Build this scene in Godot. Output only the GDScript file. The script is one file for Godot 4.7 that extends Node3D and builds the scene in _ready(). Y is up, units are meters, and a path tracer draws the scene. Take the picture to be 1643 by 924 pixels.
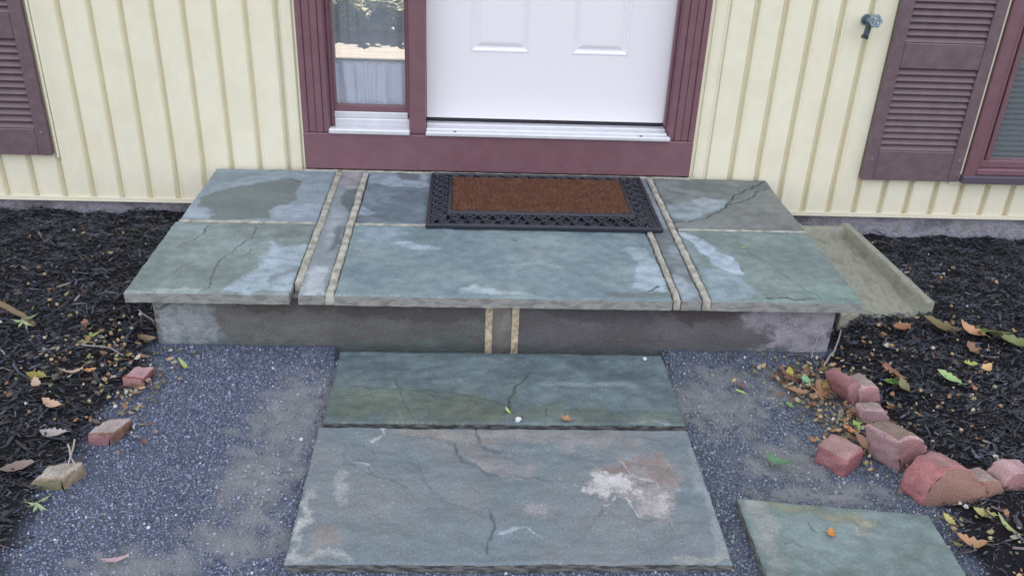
extends Node3D
# Front entrance with a bluestone landing, seen from about 3.4 m in front of the house wall.
# World: x to the right along the wall, y up, z towards the viewer; the wall plane is z = 0, the gravel y = 0.

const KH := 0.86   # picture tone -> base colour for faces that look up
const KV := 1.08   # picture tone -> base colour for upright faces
const LAND := 0.205
var org := {}
var taken := {}
var na := FastNoiseLite.new()
var nb := FastNoiseLite.new()
var nc := FastNoiseLite.new()
var rng := RandomNumberGenerator.new()
var grit: NoiseTexture2D
var fine: NoiseTexture2D
var mats := {}
var brick_grain: NoiseTexture2D

# ---------------------------------------------------------------- helpers
func ph(r: float, g: float, b: float, k: float) -> Color:
	var c := Color(r / 255.0, g / 255.0, b / 255.0).srgb_to_linear()
	return Color(c.r * k, c.g * k, c.b * k).linear_to_srgb()

func phl(r: float, g: float, b: float, k: float) -> Color:
	var c := Color(r / 255.0, g / 255.0, b / 255.0).srgb_to_linear()
	return Color(c.r * k, c.g * k, c.b * k)

func flat_mat(c: Color, rough := 0.7, spec := 0.5, bump := 0.0, scale := 6.0) -> StandardMaterial3D:
	var key := "%s %s %s %s %s" % [c.to_html(), rough, spec, bump, scale]
	if mats.has(key):
		return mats[key]
	var m := StandardMaterial3D.new()
	m.albedo_color = c
	m.roughness = rough
	m.metallic_specular = spec
	if bump > 0.0:
		m.uv1_triplanar = true
		m.uv1_world_triplanar = true
		m.uv1_scale = Vector3.ONE * scale
		m.normal_enabled = true
		m.normal_texture = grit
		m.normal_scale = bump
	mats[key] = m
	return m

func ramp(cols: Array, at: Array) -> Gradient:
	var g := Gradient.new()
	g.offsets = PackedFloat32Array(at)
	g.colors = PackedColorArray(cols)
	return g

func noise_tex(freq: float, sd: int, grad: Gradient, size := 512, oct := 4) -> NoiseTexture2D:
	var n := FastNoiseLite.new()
	n.noise_type = FastNoiseLite.TYPE_SIMPLEX_SMOOTH
	n.frequency = freq
	n.seed = sd
	n.fractal_octaves = oct
	var t := NoiseTexture2D.new()
	t.width = size
	t.height = size
	t.seamless = true
	t.noise = n
	if grad:
		t.color_ramp = grad
	return t

func tex_mat(t: Texture2D, scale: Vector3, rough: float, bump := 0.5, spec := 0.5) -> StandardMaterial3D:
	var m := StandardMaterial3D.new()
	m.albedo_texture = t
	m.uv1_triplanar = true
	m.uv1_world_triplanar = true
	m.uv1_scale = scale
	m.roughness = rough
	m.metallic_specular = spec
	if bump > 0.0:
		m.normal_enabled = true
		m.normal_texture = grit
		m.normal_scale = bump
	return m

func numbered(called: String) -> String:
	var n: int = taken.get(called, 0)
	taken[called] = n + 1
	return called if n == 0 else "%s_%03d" % [called, n]

func tag(o: Node, label: String, category := "", group := "", kind := "") -> void:
	if label != "":
		o.set_meta("label", label)
	if category != "":
		o.set_meta("category", category)
	if group != "":
		o.set_meta("group", group)
	if kind != "":
		o.set_meta("kind", kind)

func thing(called: String, at: Vector3, label: String, category: String, group := "") -> Node3D:
	var o := Node3D.new()
	o.name = numbered(called)
	add_child(o, true)
	o.position = at
	org[o] = at
	tag(o, label, category, group)
	return o

# a mesh whose vertices are relative to the world point wp
func put(mesh: Mesh, called: String, mat: Material, parent: Node3D = null, wp := Vector3.ZERO) -> MeshInstance3D:
	var o := MeshInstance3D.new()
	o.mesh = mesh
	if mat:
		o.material_override = mat
	if parent == null:
		o.name = numbered(called)
		add_child(o, true)
		o.position = wp
	else:
		o.name = called
		parent.add_child(o, true)
		var po: Vector3 = org.get(parent, Vector3.ZERO)
		o.position = wp - po
	org[o] = wp
	return o

func group_node(called: String, parent: Node3D, wp := Vector3.ZERO) -> Node3D:
	var o := Node3D.new()
	o.name = called
	parent.add_child(o, true)
	var po: Vector3 = org.get(parent, Vector3.ZERO)
	o.position = wp - po
	org[o] = wp
	return o

func begin() -> SurfaceTool:
	var st := SurfaceTool.new()
	st.begin(Mesh.PRIMITIVE_TRIANGLES)
	st.set_smooth_group(-1)
	return st

func done(st: SurfaceTool) -> ArrayMesh:
	st.generate_normals()
	return st.commit()

func tri(st: SurfaceTool, a: Vector3, b: Vector3, c: Vector3, out: Vector3) -> void:
	st.add_vertex(a)
	if (a - c).cross(a - b).dot(out) >= 0.0:
		st.add_vertex(b)
		st.add_vertex(c)
	else:
		st.add_vertex(c)
		st.add_vertex(b)

func quad(st: SurfaceTool, a: Vector3, b: Vector3, c: Vector3, d: Vector3, out: Vector3) -> void:
	tri(st, a, b, c, out)
	tri(st, a, c, d, out)

# chamfered box between two corners
func bx(st: SurfaceTool, lo: Vector3, hi: Vector3, e := 0.003) -> void:
	var m := (lo + hi) / 2.0
	var h := (hi - lo) / 2.0
	e = minf(e, minf(h.x, minf(h.y, h.z)) * 0.45)
	var v := func(sx: float, sy: float, sz: float, ax: int) -> Vector3:
		var p := Vector3(sx * (h.x - e), sy * (h.y - e), sz * (h.z - e))
		p[ax] = [sx, sy, sz][ax] * h[ax]
		return m + p
	for ax in 3:
		for s in [-1.0, 1.0]:
			var b := (ax + 1) % 3
			var c := (ax + 2) % 3
			var pts := []
			for w in [[-1.0, -1.0], [1.0, -1.0], [1.0, 1.0], [-1.0, 1.0]]:
				var q := Vector3.ZERO
				q[ax] = s
				q[b] = w[0]
				q[c] = w[1]
				pts.append(v.call(q.x, q.y, q.z, ax))
			var o := Vector3.ZERO
			o[ax] = s
			quad(st, pts[0], pts[1], pts[2], pts[3], o)
			for s2 in [-1.0, 1.0]:   # the edge shared with axis b
				var p1 := Vector3.ZERO
				p1[ax] = s
				p1[b] = s2
				p1[c] = -1.0
				var p2 := p1
				p2[c] = 1.0
				var oo := Vector3.ZERO
				oo[ax] = s
				oo[b] = s2
				quad(st, v.call(p1.x, p1.y, p1.z, ax), v.call(p2.x, p2.y, p2.z, ax), v.call(p2.x, p2.y, p2.z, b), v.call(p1.x, p1.y, p1.z, b), oo)
	for sx in [-1.0, 1.0]:
		for sy in [-1.0, 1.0]:
			for sz in [-1.0, 1.0]:
				tri(st, v.call(sx, sy, sz, 0), v.call(sx, sy, sz, 1), v.call(sx, sy, sz, 2), Vector3(sx, sy, sz))

func box(called: String, lo: Vector3, hi: Vector3, mat: Material, parent: Node3D, e := 0.003) -> MeshInstance3D:
	var st := begin()
	var c := Vector3((lo.x + hi.x) / 2, lo.y, (lo.z + hi.z) / 2)
	bx(st, lo - c, hi - c, e)
	return put(done(st), called, mat, parent, c)

# smooth indexed grid of (nu x nv) points
func grid(nu: int, nv: int, pos: PackedVector3Array, up: Vector3, uv = null, col = null) -> ArrayMesh:
	var nrm := PackedVector3Array()
	nrm.resize(pos.size())
	var idx := PackedInt32Array()
	idx.resize((nu - 1) * (nv - 1) * 6)
	var k := 0
	for j in nv - 1:
		for i in nu - 1:
			var a := j * nu + i
			var n := (pos[a + 1] - pos[a + nu]).cross(pos[a] - pos[a + nu + 1])
			if n.dot(up) < 0.0:
				n = -n
			nrm[a] += n
			nrm[a + 1] += n
			nrm[a + nu] += n
			nrm[a + nu + 1] += n
			for q in [a, a + 1, a + nu + 1, a, a + nu + 1, a + nu]:
				idx[k] = q
				k += 1
	var mid := (nv / 2) * nu + nu / 2
	var f := (pos[mid] - pos[mid + nu + 1]).cross(pos[mid] - pos[mid + 1])
	if f.dot(up) < 0.0:
		for t in range(0, idx.size(), 3):
			var s := idx[t + 1]
			idx[t + 1] = idx[t + 2]
			idx[t + 2] = s
	for i in nrm.size():
		nrm[i] = nrm[i].normalized()
	var arr := []
	arr.resize(Mesh.ARRAY_MAX)
	arr[Mesh.ARRAY_VERTEX] = pos
	arr[Mesh.ARRAY_NORMAL] = nrm
	arr[Mesh.ARRAY_INDEX] = idx
	if uv != null:
		arr[Mesh.ARRAY_TEX_UV] = uv
	if col != null:
		arr[Mesh.ARRAY_COLOR] = col
	var am := ArrayMesh.new()
	am.add_surface_from_arrays(Mesh.PRIMITIVE_TRIANGLES, arr)
	return am

# tube along points; flat < 1 squashes it vertically
func tube(st: SurfaceTool, pts: Array, r0: float, r1: float, sides := 6, flat := 1.0) -> void:
	var rings := []
	for i in pts.size():
		var a: Vector3 = pts[maxi(i - 1, 0)]
		var b: Vector3 = pts[mini(i + 1, pts.size() - 1)]
		var d := (b - a).normalized()
		var side := d.cross(Vector3.UP)
		if side.length() < 0.05:
			side = d.cross(Vector3.RIGHT)
		side = side.normalized()
		var upv := side.cross(d).normalized()
		var r := lerpf(r0, r1, float(i) / (pts.size() - 1))
		var ring := []
		for s in sides:
			var t := TAU * s / sides
			ring.append(pts[i] + side * cos(t) * r + upv * sin(t) * r * flat)
		rings.append(ring)
	for i in pts.size() - 1:
		var c: Vector3 = (pts[i] + pts[i + 1]) / 2.0
		for s in sides:
			var t := (s + 1) % sides
			quad(st, rings[i][s], rings[i][t], rings[i + 1][t], rings[i + 1][s], (rings[i][s] + rings[i + 1][t]) / 2.0 - c)
	for e in [0, pts.size() - 1]:
		var o: Vector3 = (pts[0] - pts[1]) if e == 0 else (pts[e] - pts[e - 1])
		for s in range(1, sides - 1):
			tri(st, rings[e][0], rings[e][s], rings[e][s + 1], o)

func poly(a: Array) -> PackedVector2Array:
	var p := PackedVector2Array()
	for i in range(0, a.size(), 2):
		p.append(Vector2(a[i], a[i + 1]))
	return p

func sd_poly(p: Vector2, v: PackedVector2Array) -> float:
	var d := p.distance_squared_to(v[0])
	var s := 1.0
	var j := v.size() - 1
	for i in v.size():
		var e := v[j] - v[i]
		var w := p - v[i]
		var b := w - e * clampf(w.dot(e) / e.dot(e), 0.0, 1.0)
		d = minf(d, b.dot(b))
		var c1 := p.y >= v[i].y
		var c2 := p.y < v[j].y
		var c3 := e.x * w.y > e.y * w.x
		if (c1 and c2 and c3) or not (c1 or c2 or c3):
			s = -s
		j = i
	return s * sqrt(d)

# distance to a polyline, signed by the side of the nearest piece
func sd_line(p: Vector2, v: PackedVector2Array) -> float:
	var best := 1e9
	var sg := 1.0
	for i in v.size() - 1:
		var e := v[i + 1] - v[i]
		var w := p - v[i]
		var b := w - e * clampf(w.dot(e) / e.dot(e), 0.0, 1.0)
		var d := b.dot(b)
		if d < best:
			best = d
			sg = 1.0 if e.cross(w) >= 0.0 else -1.0
	return sg * sqrt(best)

func bounds(v: PackedVector2Array, m: float) -> Rect2:
	var r := Rect2(v[0], Vector2.ZERO)
	for q in v:
		r = r.expand(q)
	return r.grow(m)

# ---------------------------------------------------------------- stone
# patch: [outline, colour, strength, softness, raggedness]
func pt(a: Array, c: Color, s := 0.8, soft := 0.012, warp := 0.012) -> Dictionary:
	var v := poly(a)
	return {"v": v, "c": c, "s": s, "soft": soft, "warp": warp, "r": bounds(v, soft + warp * 2.0)}

# crack: [line, width, strength]; a pale colour draws a light line
func ck(a: Array, w := 0.004, s := 0.6, c := Color(0.1, 0.11, 0.12)) -> Dictionary:
	var v := poly(a)
	return {"v": v, "c": c, "s": s, "w": w, "r": bounds(v, 0.03)}

# ledge: [line, height in metres, how far the raised side reaches]
func lg(a: Array, h: float, reach: float) -> Dictionary:
	var v := poly(a)
	return {"v": v, "h": h, "f": reach, "r": bounds(v, reach * 3.0)}

func stone_picture(x0: float, x1: float, z0: float, z1: float, res: float, base: Color, other: Color, patches: Array, cracks: Array, sd: float, speck: float, k: float) -> ImageTexture:
	var w := int((x1 - x0) / res)
	var h := int((z1 - z0) / res)
	var im := Image.create(w, h, false, Image.FORMAT_RGB8)
	var g := pow(k, 1.0 / 2.2)
	for j in h:
		for i in w:
			var p := Vector2(x0 + (i + 0.5) * res, z0 + (j + 0.5) * res)
			var q := p + Vector2(sd, sd * 0.7)
			var n1 := na.get_noise_2d(q.x * 3.0, q.y * 4.0)
			var n2 := nb.get_noise_2d(q.x * 16.0, q.y * 20.0)
			var n3 := nc.get_noise_2d(q.x * 130.0, q.y * 130.0)
			var c := base.lerp(other, clampf(0.5 + n1 * 1.3 + n2 * 0.5, 0.0, 1.0))
			for t in patches:
				var r: Rect2 = t.r
				if not r.has_point(p):
					continue
				var wp: Vector2 = p + Vector2(nb.get_noise_2d(q.x * 9.0 + 5.0, q.y * 9.0), nb.get_noise_2d(q.x * 9.0, q.y * 9.0 + 9.0)) * t.warp * 1.4 + Vector2(nc.get_noise_2d(q.x * 40.0, q.y * 40.0), nc.get_noise_2d(q.x * 40.0 + 7.0, q.y * 40.0)) * t.warp * 0.6
				var d := sd_poly(wp, t.v)
				var a := 1.0 - smoothstep(-t.soft, t.soft, d)
				if a > 0.0:
					c = c.lerp(t.c, a * t.s * clampf(1.0 + n2 * 0.5 + n3 * 0.25, 0.0, 1.0))
			for t in cracks:
				var r: Rect2 = t.r
				if not r.has_point(p):
					continue
				var wp: Vector2 = p + Vector2(nb.get_noise_2d(q.x * 14.0 + 3.0, q.y * 14.0), nb.get_noise_2d(q.x * 14.0, q.y * 14.0 + 4.0)) * 0.010
				var d := absf(sd_line(wp, t.v))
				var ww: float = t.w * (0.75 + 0.9 * n2)
				var a := 1.0 - smoothstep(ww * 0.3, maxf(ww, 0.001), d)
				if a > 0.0:
					c = c.lerp(t.c, a * t.s)
			var m := 1.0 + n2 * 0.10 + n3 * 0.085 + n1 * 0.10
			if n3 > 0.42 and speck > 0.0:
				m += speck * (n3 - 0.42) * 3.0
			m *= g
			im.set_pixel(i, j, Color(clampf(c.r * m, 0, 1), clampf(c.g * m, 0, 1), clampf(c.b * m, 0, 1)))
	return ImageTexture.create_from_image(im)

func stone_mat(t: ImageTexture, rough: float, bump := 0.5) -> StandardMaterial3D:
	var m := StandardMaterial3D.new()
	m.albedo_texture = t
	m.texture_repeat = false
	m.roughness = rough
	m.metallic_specular = 0.45
	m.normal_enabled = true
	m.normal_texture = grit
	m.normal_scale = bump
	return m

# a cleft slab: relief on top, a worn rim, rough split sides
func slab_mesh(x0: float, x1: float, z0: float, z1: float, y: float, th: float, cell: float, ledges: Array, sd: float, cleft: float, rag := 0.003, skew := 0.0) -> ArrayMesh:
	var nu := int((x1 - x0) / cell) + 1
	var nv := int((z1 - z0) / cell) + 1
	var pos := PackedVector3Array()
	var uv := PackedVector2Array()
	for j in nv:
		for i in nu:
			var u := float(i) / (nu - 1)
			var v := float(j) / (nv - 1)
			if i == 1: u = 0.003 / (x1 - x0)
			if i == nu - 2: u = 1.0 - 0.003 / (x1 - x0)
			if j == 1: v = 0.003 / (z1 - z0)
			if j == nv - 2: v = 1.0 - 0.003 / (z1 - z0)
			var p := Vector2(lerpf(x0, x1, u), lerpf(z0, z1, v))
			var q := p + Vector2(sd, sd * 0.7)
			var n1 := na.get_noise_2d(q.x * 5.0, q.y * 7.0)
			var st := n1 * 5.0 + nb.get_noise_2d(q.x * 10.0, q.y * 14.0) * 0.7
			var fl := floorf(st)
			var h := (fl + smoothstep(0.80, 1.0, st - fl)) * cleft
			h += nb.get_noise_2d(q.x * 34.0, q.y * 34.0) * 0.0007 + n1 * 0.0012
			for t in ledges:
				var r: Rect2 = t.r
				if r.has_point(p):
					var wp := p + Vector2(nb.get_noise_2d(q.x * 14.0 + 3.0, q.y * 14.0), nb.get_noise_2d(q.x * 14.0, q.y * 14.0 + 4.0)) * 0.010
					var d := sd_line(wp, t.v)
					if d > 0.0:
						h += t.h * exp(-d / t.f)
			var edge := minf(minf(u * (x1 - x0), (1.0 - u) * (x1 - x0)), minf(v * (z1 - z0), (1.0 - v) * (z1 - z0)))
			if edge < 0.03:
				h *= edge / 0.03 * 0.7 + 0.3
			if edge < 0.0005:
				h -= 0.004 + absf(nb.get_noise_2d(q.x * 25.0, q.y * 25.0)) * 0.003
			var pull := clampf(1.0 - edge / 0.02, 0.0, 1.0) * rag * 0.45
			p += Vector2(nb.get_noise_2d(q.y * 20.0, sd), nb.get_noise_2d(q.x * 20.0, sd + 3.0)) * pull * 1.6
			p.y += skew * (p.x - x0) * (1.0 - v)
			pos.append(Vector3(p.x, y + h, p.y))
			uv.append(Vector2(u, v))
	var am := grid(nu, nv, pos, Vector3.UP, uv)
	var ring := []
	for i in range(0, nu): ring.append(pos[i])
	for j in range(1, nv): ring.append(pos[j * nu + nu - 1])
	for i in range(nu - 2, -1, -1): ring.append(pos[(nv - 1) * nu + i])
	for j in range(nv - 2, 0, -1): ring.append(pos[j * nu])
	var sst := begin()
	sst.set_smooth_group(0)
	var mid := Vector3((x0 + x1) / 2, y, (z0 + z1) / 2)
	var lv := [0.0, 0.35, 0.7, 1.0]
	var n := ring.size()
	for k in n:
		var a: Vector3 = ring[k]
		var b: Vector3 = ring[(k + 1) % n]
		for l in 3:
			var pts := []
			for e in [[a, lv[l]], [b, lv[l]], [b, lv[l + 1]], [a, lv[l + 1]]]:
				var s: Vector3 = e[0]
				var f: float = e[1]
				var out := Vector3.ZERO
				if s.x < x0 + 0.008: out.x -= 1.0
				elif s.x > x1 - 0.008: out.x += 1.0
				if s.z < z0 + 0.008: out.z -= 1.0
				elif s.z > z1 - 0.008: out.z += 1.0
				var yy := lerpf(s.y, y - th, f)
				var bump := nb.get_noise_3d(s.x * 22.0 + sd, yy * 90.0, s.z * 22.0) * 0.0022 if f > 0.0 else 0.0
				pts.append(Vector3(s.x, yy, s.z) + out * bump)
			quad(sst, pts[0], pts[1], pts[2], pts[3], (a + b) / 2.0 - mid)
	sst.generate_normals()
	sst.commit(am)
	return am

func slab(called: String, parent: Node3D, x0: float, x1: float, z0: float, z1: float, y: float, th: float, o: Dictionary) -> MeshInstance3D:
	var sd: float = o.get("seed", 1.0)
	var am := slab_mesh(x0, x1, z0, z1, y, th, o.get("cell", 0.006), o.get("ledges", []), sd, o.get("cleft", 0.0012), o.get("rag", 0.003), o.get("skew", 0.0))
	var t := stone_picture(x0, x1, z0, z1, o.get("res", 0.0025), o.base, o.other, o.get("patches", []), o.get("cracks", []), sd, o.get("speck", 0.12), KH)
	am.surface_set_material(0, stone_mat(t, o.get("rough", 0.62), o.get("bump", 0.2)))
	am.surface_set_material(1, o.side)
	if parent == null:
		var st := ArrayMesh.new()
		var off := Vector3((x0 + x1) / 2, y - th, (z0 + z1) / 2)
		for s in 2:
			var arr := am.surface_get_arrays(s)
			var v: PackedVector3Array = arr[Mesh.ARRAY_VERTEX]
			for i in v.size():
				v[i] -= off
			arr[Mesh.ARRAY_VERTEX] = v
			st.add_surface_from_arrays(Mesh.PRIMITIVE_TRIANGLES, arr)
			st.surface_set_material(s, am.surface_get_material(s))
		return put(st, called, null, null, off)
	return put(am, called, null, parent)

func c8(r: float, g: float, b: float) -> Color:
	return Color(r / 255.0, g / 255.0, b / 255.0)

# ---------------------------------------------------------------- ground
func bed(x: float, z: float) -> float:   # > 0 inside a planting bed: metres from its edge
	var w := na.get_noise_2d(x * 9.0, z * 9.0) * 0.035
	var l := -0.945
	if z > 1.1: l = lerpf(-0.945, -1.0, clampf((z - 1.2) / 0.5, 0.0, 1.0))
	var r := 1.155
	if z > 1.05: r = 1.10 + 0.09 * clampf((z - 1.2) / 0.4, 0.0, 1.0)
	if z > 1.8: r = 1.17
	return maxf(l - x, x - r) + w

func gh(x: float, z: float) -> float:
	var b := smoothstep(-0.02, 0.22, bed(x, z))
	var y := na.get_noise_2d(x * 3.0, z * 3.0) * 0.004 - 0.012 * smoothstep(1.0, 1.12, z) * (1.0 - b)
	if z < 1.09 and x > -0.40 and x < 0.62: y -= 0.04
	elif x > 1.17 and x < 1.59 + (z - 0.8) * 0.1 and z < 0.87 - (x - 1.225) * 0.26: y -= 0.07
	if x < 0.0:
		y += b * (0.028 + na.get_noise_2d(x * 5.0 + 3.0, z * 5.0) * 0.022) - smoothstep(0.45, 0.0, z) * 0.04
	else:
		y += b * (0.030 + na.get_noise_2d(x * 5.0 + 3.0, z * 5.0) * 0.022) - smoothstep(0.7, 0.0, z) * 0.085
	return y

# dusty, sandy places where the fine stones are thin
func sandy(x: float, z: float) -> float:
	var s := 0.0
	for e in [[-0.47, 1.36, 0.15, 0.24], [-0.51, 1.64, 0.12, 0.24], [-0.52, 1.86, 0.15, 0.08], [0.72, 1.30, 0.16, 0.15], [0.86, 1.55, 0.14, 0.10], [0.95, 1.22, 0.12, 0.1], [-0.72, 1.93, 0.16, 0.06], [0.92, 1.68, 0.2, 0.05], [0.78, 1.15, 0.10, 0.07]]:
		var d := Vector2((x - e[0]) / e[2], (z - e[1]) / e[3]).length()
		s = maxf(s, 1.0 - smoothstep(0.4, 1.1, d + na.get_noise_2d(x * 14.0, z * 14.0) * 0.7 + nb.get_noise_2d(x * 40.0, z * 40.0) * 0.35))
	return s

func under_stone(x: float, z: float, m: float) -> bool:
	if x > -0.96 + m and x < 1.17 - m and z < 1.03 - m: return true
	if x > -0.385 + m and x < 0.605 - m and z > 1.0 and z < 1.950 - m: return true
	if x > 0.675 + m and x < 1.125 - m and z > 1.733 + (x - 0.672) * 0.13 + m and z < 2.22 - m: return true
	if x > 1.2 and x < 1.60 - m and z > 0.17 and z < 0.86 - m - (x - 1.225) * 0.19 and x < 1.532 + (z - 0.172) * 0.1 - m: return true
	return false

func pebble(sd: int, sq: float) -> ArrayMesh:
	var s := SphereMesh.new()
	s.radius = 1.0
	s.height = 2.0
	s.radial_segments = 6
	s.rings = 2
	var a := s.get_mesh_arrays()
	var v: PackedVector3Array = a[Mesh.ARRAY_VERTEX]
	var idx: PackedInt32Array = a[Mesh.ARRAY_INDEX]
	var st := begin()
	for i in range(0, idx.size(), 3):
		for k in 3:
			var p := v[idx[i + k]]
			var d := 1.0 + 0.45 * nc.get_noise_3d(p.x * 20.0 + sd * 31.0, p.y * 20.0, p.z * 20.0)
			st.add_vertex(Vector3(p.x, p.y * sq, p.z * 0.85) * d)
	return done(st)

func chip(sd: int) -> ArrayMesh:   # a torn sliver of bark, one unit long
	rng.seed = 900 + sd
	var st := begin()
	var n := 4
	var ring := []
	for i in n + 1:
		var t := float(i) / n
		var w := (0.35 + 0.65 * sin(PI * clampf(t * 0.86 + 0.1, 0.0, 1.0))) * rng.randf_range(0.75, 1.1)
		var c := Vector3(t - 0.5, sin(t * 3.0 + sd) * 0.05, sin(t * 2.2 + sd * 2.0) * 0.06)
		var y := 0.05 * rng.randf_range(0.6, 1.2)
		ring.append([c + Vector3(0, 0, -0.13 * w), c + Vector3(0.02, y, -0.02), c + Vector3(0, y * 0.4, 0.13 * w), c + Vector3(0, -0.04, 0.0)])
	for i in n:
		var m: Vector3 = (ring[i][0] + ring[i + 1][2]) / 2.0
		for s in 4:
			var t := (s + 1) % 4
			quad(st, ring[i][s], ring[i][t], ring[i + 1][t], ring[i + 1][s], (ring[i][s] + ring[i + 1][t]) / 2.0 - m)
	for e in [0, n]:
		quad(st, ring[e][0], ring[e][1], ring[e][2], ring[e][3], Vector3(-1 if e == 0 else 1, 0, 0))
	return done(st)

func scatter(called: String, mesh: Mesh, mat: Material, tr: Array, cols: PackedColorArray, parent: Node3D = null) -> MultiMeshInstance3D:
	var mm := MultiMesh.new()
	mm.transform_format = MultiMesh.TRANSFORM_3D
	mm.use_colors = true
	mm.mesh = mesh
	mm.instance_count = tr.size()
	for i in tr.size():
		mm.set_instance_transform(i, tr[i])
		mm.set_instance_color(i, cols[i])
	var o := MultiMeshInstance3D.new()
	o.multimesh = mm
	o.material_override = mat
	if parent == null:
		o.name = numbered(called)
		add_child(o, true)
	else:
		o.name = called
		parent.add_child(o, true)
		var po: Vector3 = org.get(parent, Vector3.ZERO)
		o.position = -po
	return o

func tint_mat(rough: float, spec := 0.5) -> StandardMaterial3D:
	var m := StandardMaterial3D.new()
	m.vertex_color_use_as_albedo = true
	m.roughness = rough
	m.metallic_specular = spec
	return m

# ---------------------------------------------------------------- edging bricks
# the face outline lies in the upright plane z = zf; ext is where the far end lies
func edger(outline: Array, zf: float, ext: Vector3, front: Color, body: Color, worn: Color, sd: int, label: String, group := "red edging bricks beside the path") -> MeshInstance3D:
	var v := poly(outline)
	if Geometry2D.is_polygon_clockwise(v):
		v.reverse()
	var out := PackedVector2Array()
	for i in v.size():
		var a := v[i]
		var b := v[(i + 1) % v.size()]
		var n := maxi(1, int(a.distance_to(b) / 0.009))
		for k in n:
			var t := float(k) / n
			out.append(a.lerp(b, t))
	# soften the corners
	for r in 1:
		var sm := PackedVector2Array()
		for i in out.size():
			sm.append(out[i] * 0.5 + (out[i - 1] + out[(i + 1) % out.size()]) * 0.25)
		out = sm
	var cen := Vector2.ZERO
	for p in out: cen += p / out.size()
	var layers := [[0.004, 0.0], [0.0, 0.006]]
	var len := ext.length()
	for k in range(1, 6): layers.append([0.0, 0.006 + (len - 0.012) * k / 5.0])
	layers.append([0.004, len])
	var dir := ext.normalized()
	var at := func(i: int, l: int) -> Vector3:
		var p := out[i]
		var q := p.move_toward(cen, layers[l][0])
		var w: Vector3 = Vector3(q.x, q.y, zf) + dir * layers[l][1]
		var k := Vector3(p.x - cen.x, p.y - cen.y, 0).normalized()
		return w + k * (nb.get_noise_3d(w.x * 30.0 + sd * 9.0, w.y * 30.0, w.z * 30.0) * 0.008 + nc.get_noise_3d(w.x * 45.0 + sd, w.y * 45.0, w.z * 45.0) * 0.0034)
	var lo := Vector3(cen.x, 1e3, zf) + ext * 0.5
	for p in out: lo.y = minf(lo.y, p.y)
	var st := SurfaceTool.new()
	st.begin(Mesh.PRIMITIVE_TRIANGLES)
	st.set_smooth_group(0)
	var put3 := func(pts: Array, o: Vector3, c: Color) -> void:
		var a: Vector3 = pts[0]
		var b: Vector3 = pts[1]
		var d: Vector3 = pts[2]
		var order := [a, b, d] if (a - d).cross(a - b).dot(o) >= 0.0 else [a, d, b]
		for p in order:
			var g: float = nb.get_noise_3d(p.x * 26.0 + sd, p.y * 26.0, p.z * 26.0)
			var f: float = nc.get_noise_3d(p.x * 120.0, p.y * 120.0, p.z * 120.0)
			var cc := c * (1.0 + 0.32 * g + 0.22 * f)
			st.set_color(Color(maxf(cc.r, 0), maxf(cc.g, 0), maxf(cc.b, 0)))
			st.add_vertex(p - lo)
	for l in layers.size() - 1:
		for i in out.size():
			var j := (i + 1) % out.size()
			var e := out[j] - out[i]
			var nrm := Vector3(e.y, -e.x, 0).normalized()
			var c := worn if nrm.y > 0.75 else body
			if l == 0: c = body
			var q := [at.call(i, l), at.call(j, l), at.call(j, l + 1), at.call(i, l + 1)]
			put3.call([q[0], q[1], q[2]], nrm, c)
			put3.call([q[0], q[2], q[3]], nrm, c)
	var ix := Geometry2D.triangulate_polygon(out)
	for e in [0, layers.size() - 1]:
		for i in range(0, ix.size(), 3):
			put3.call([at.call(ix[i], e), at.call(ix[i + 1], e), at.call(ix[i + 2], e)], -ext if e == 0 else ext, front)
	st.generate_normals()
	var m := tint_mat(0.85, 0.35)
	m.normal_enabled = true
	m.normal_texture = grit
	m.normal_scale = 0.6
	m.albedo_texture = brick_grain
	m.uv1_triplanar = true
	m.uv1_scale = Vector3.ONE * 7.0
	var o := put(st.commit(), "edging_brick", m, null, lo)
	tag(o, label, "brick", group)
	return o

# ---------------------------------------------------------------- leaves and twigs
func leaf_mat(c: Color, indoor := false) -> StandardMaterial3D:
	var key := "leaf" + c.to_html()
	if mats.has(key): return mats[key]
	var m := StandardMaterial3D.new()
	m.albedo_color = c
	m.roughness = 0.55
	m.backlight_enabled = true
	m.backlight = Color(0.25, 0.25, 0.2) if not indoor else Color(0.95, 0.95, 0.85)
	m.cull_mode = BaseMaterial3D.CULL_DISABLED
	m.normal_enabled = true
	m.normal_texture = fine
	m.normal_scale = 0.5
	m.uv1_triplanar = true
	m.uv1_scale = Vector3.ONE * 12.0
	mats[key] = m
	return m

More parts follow.
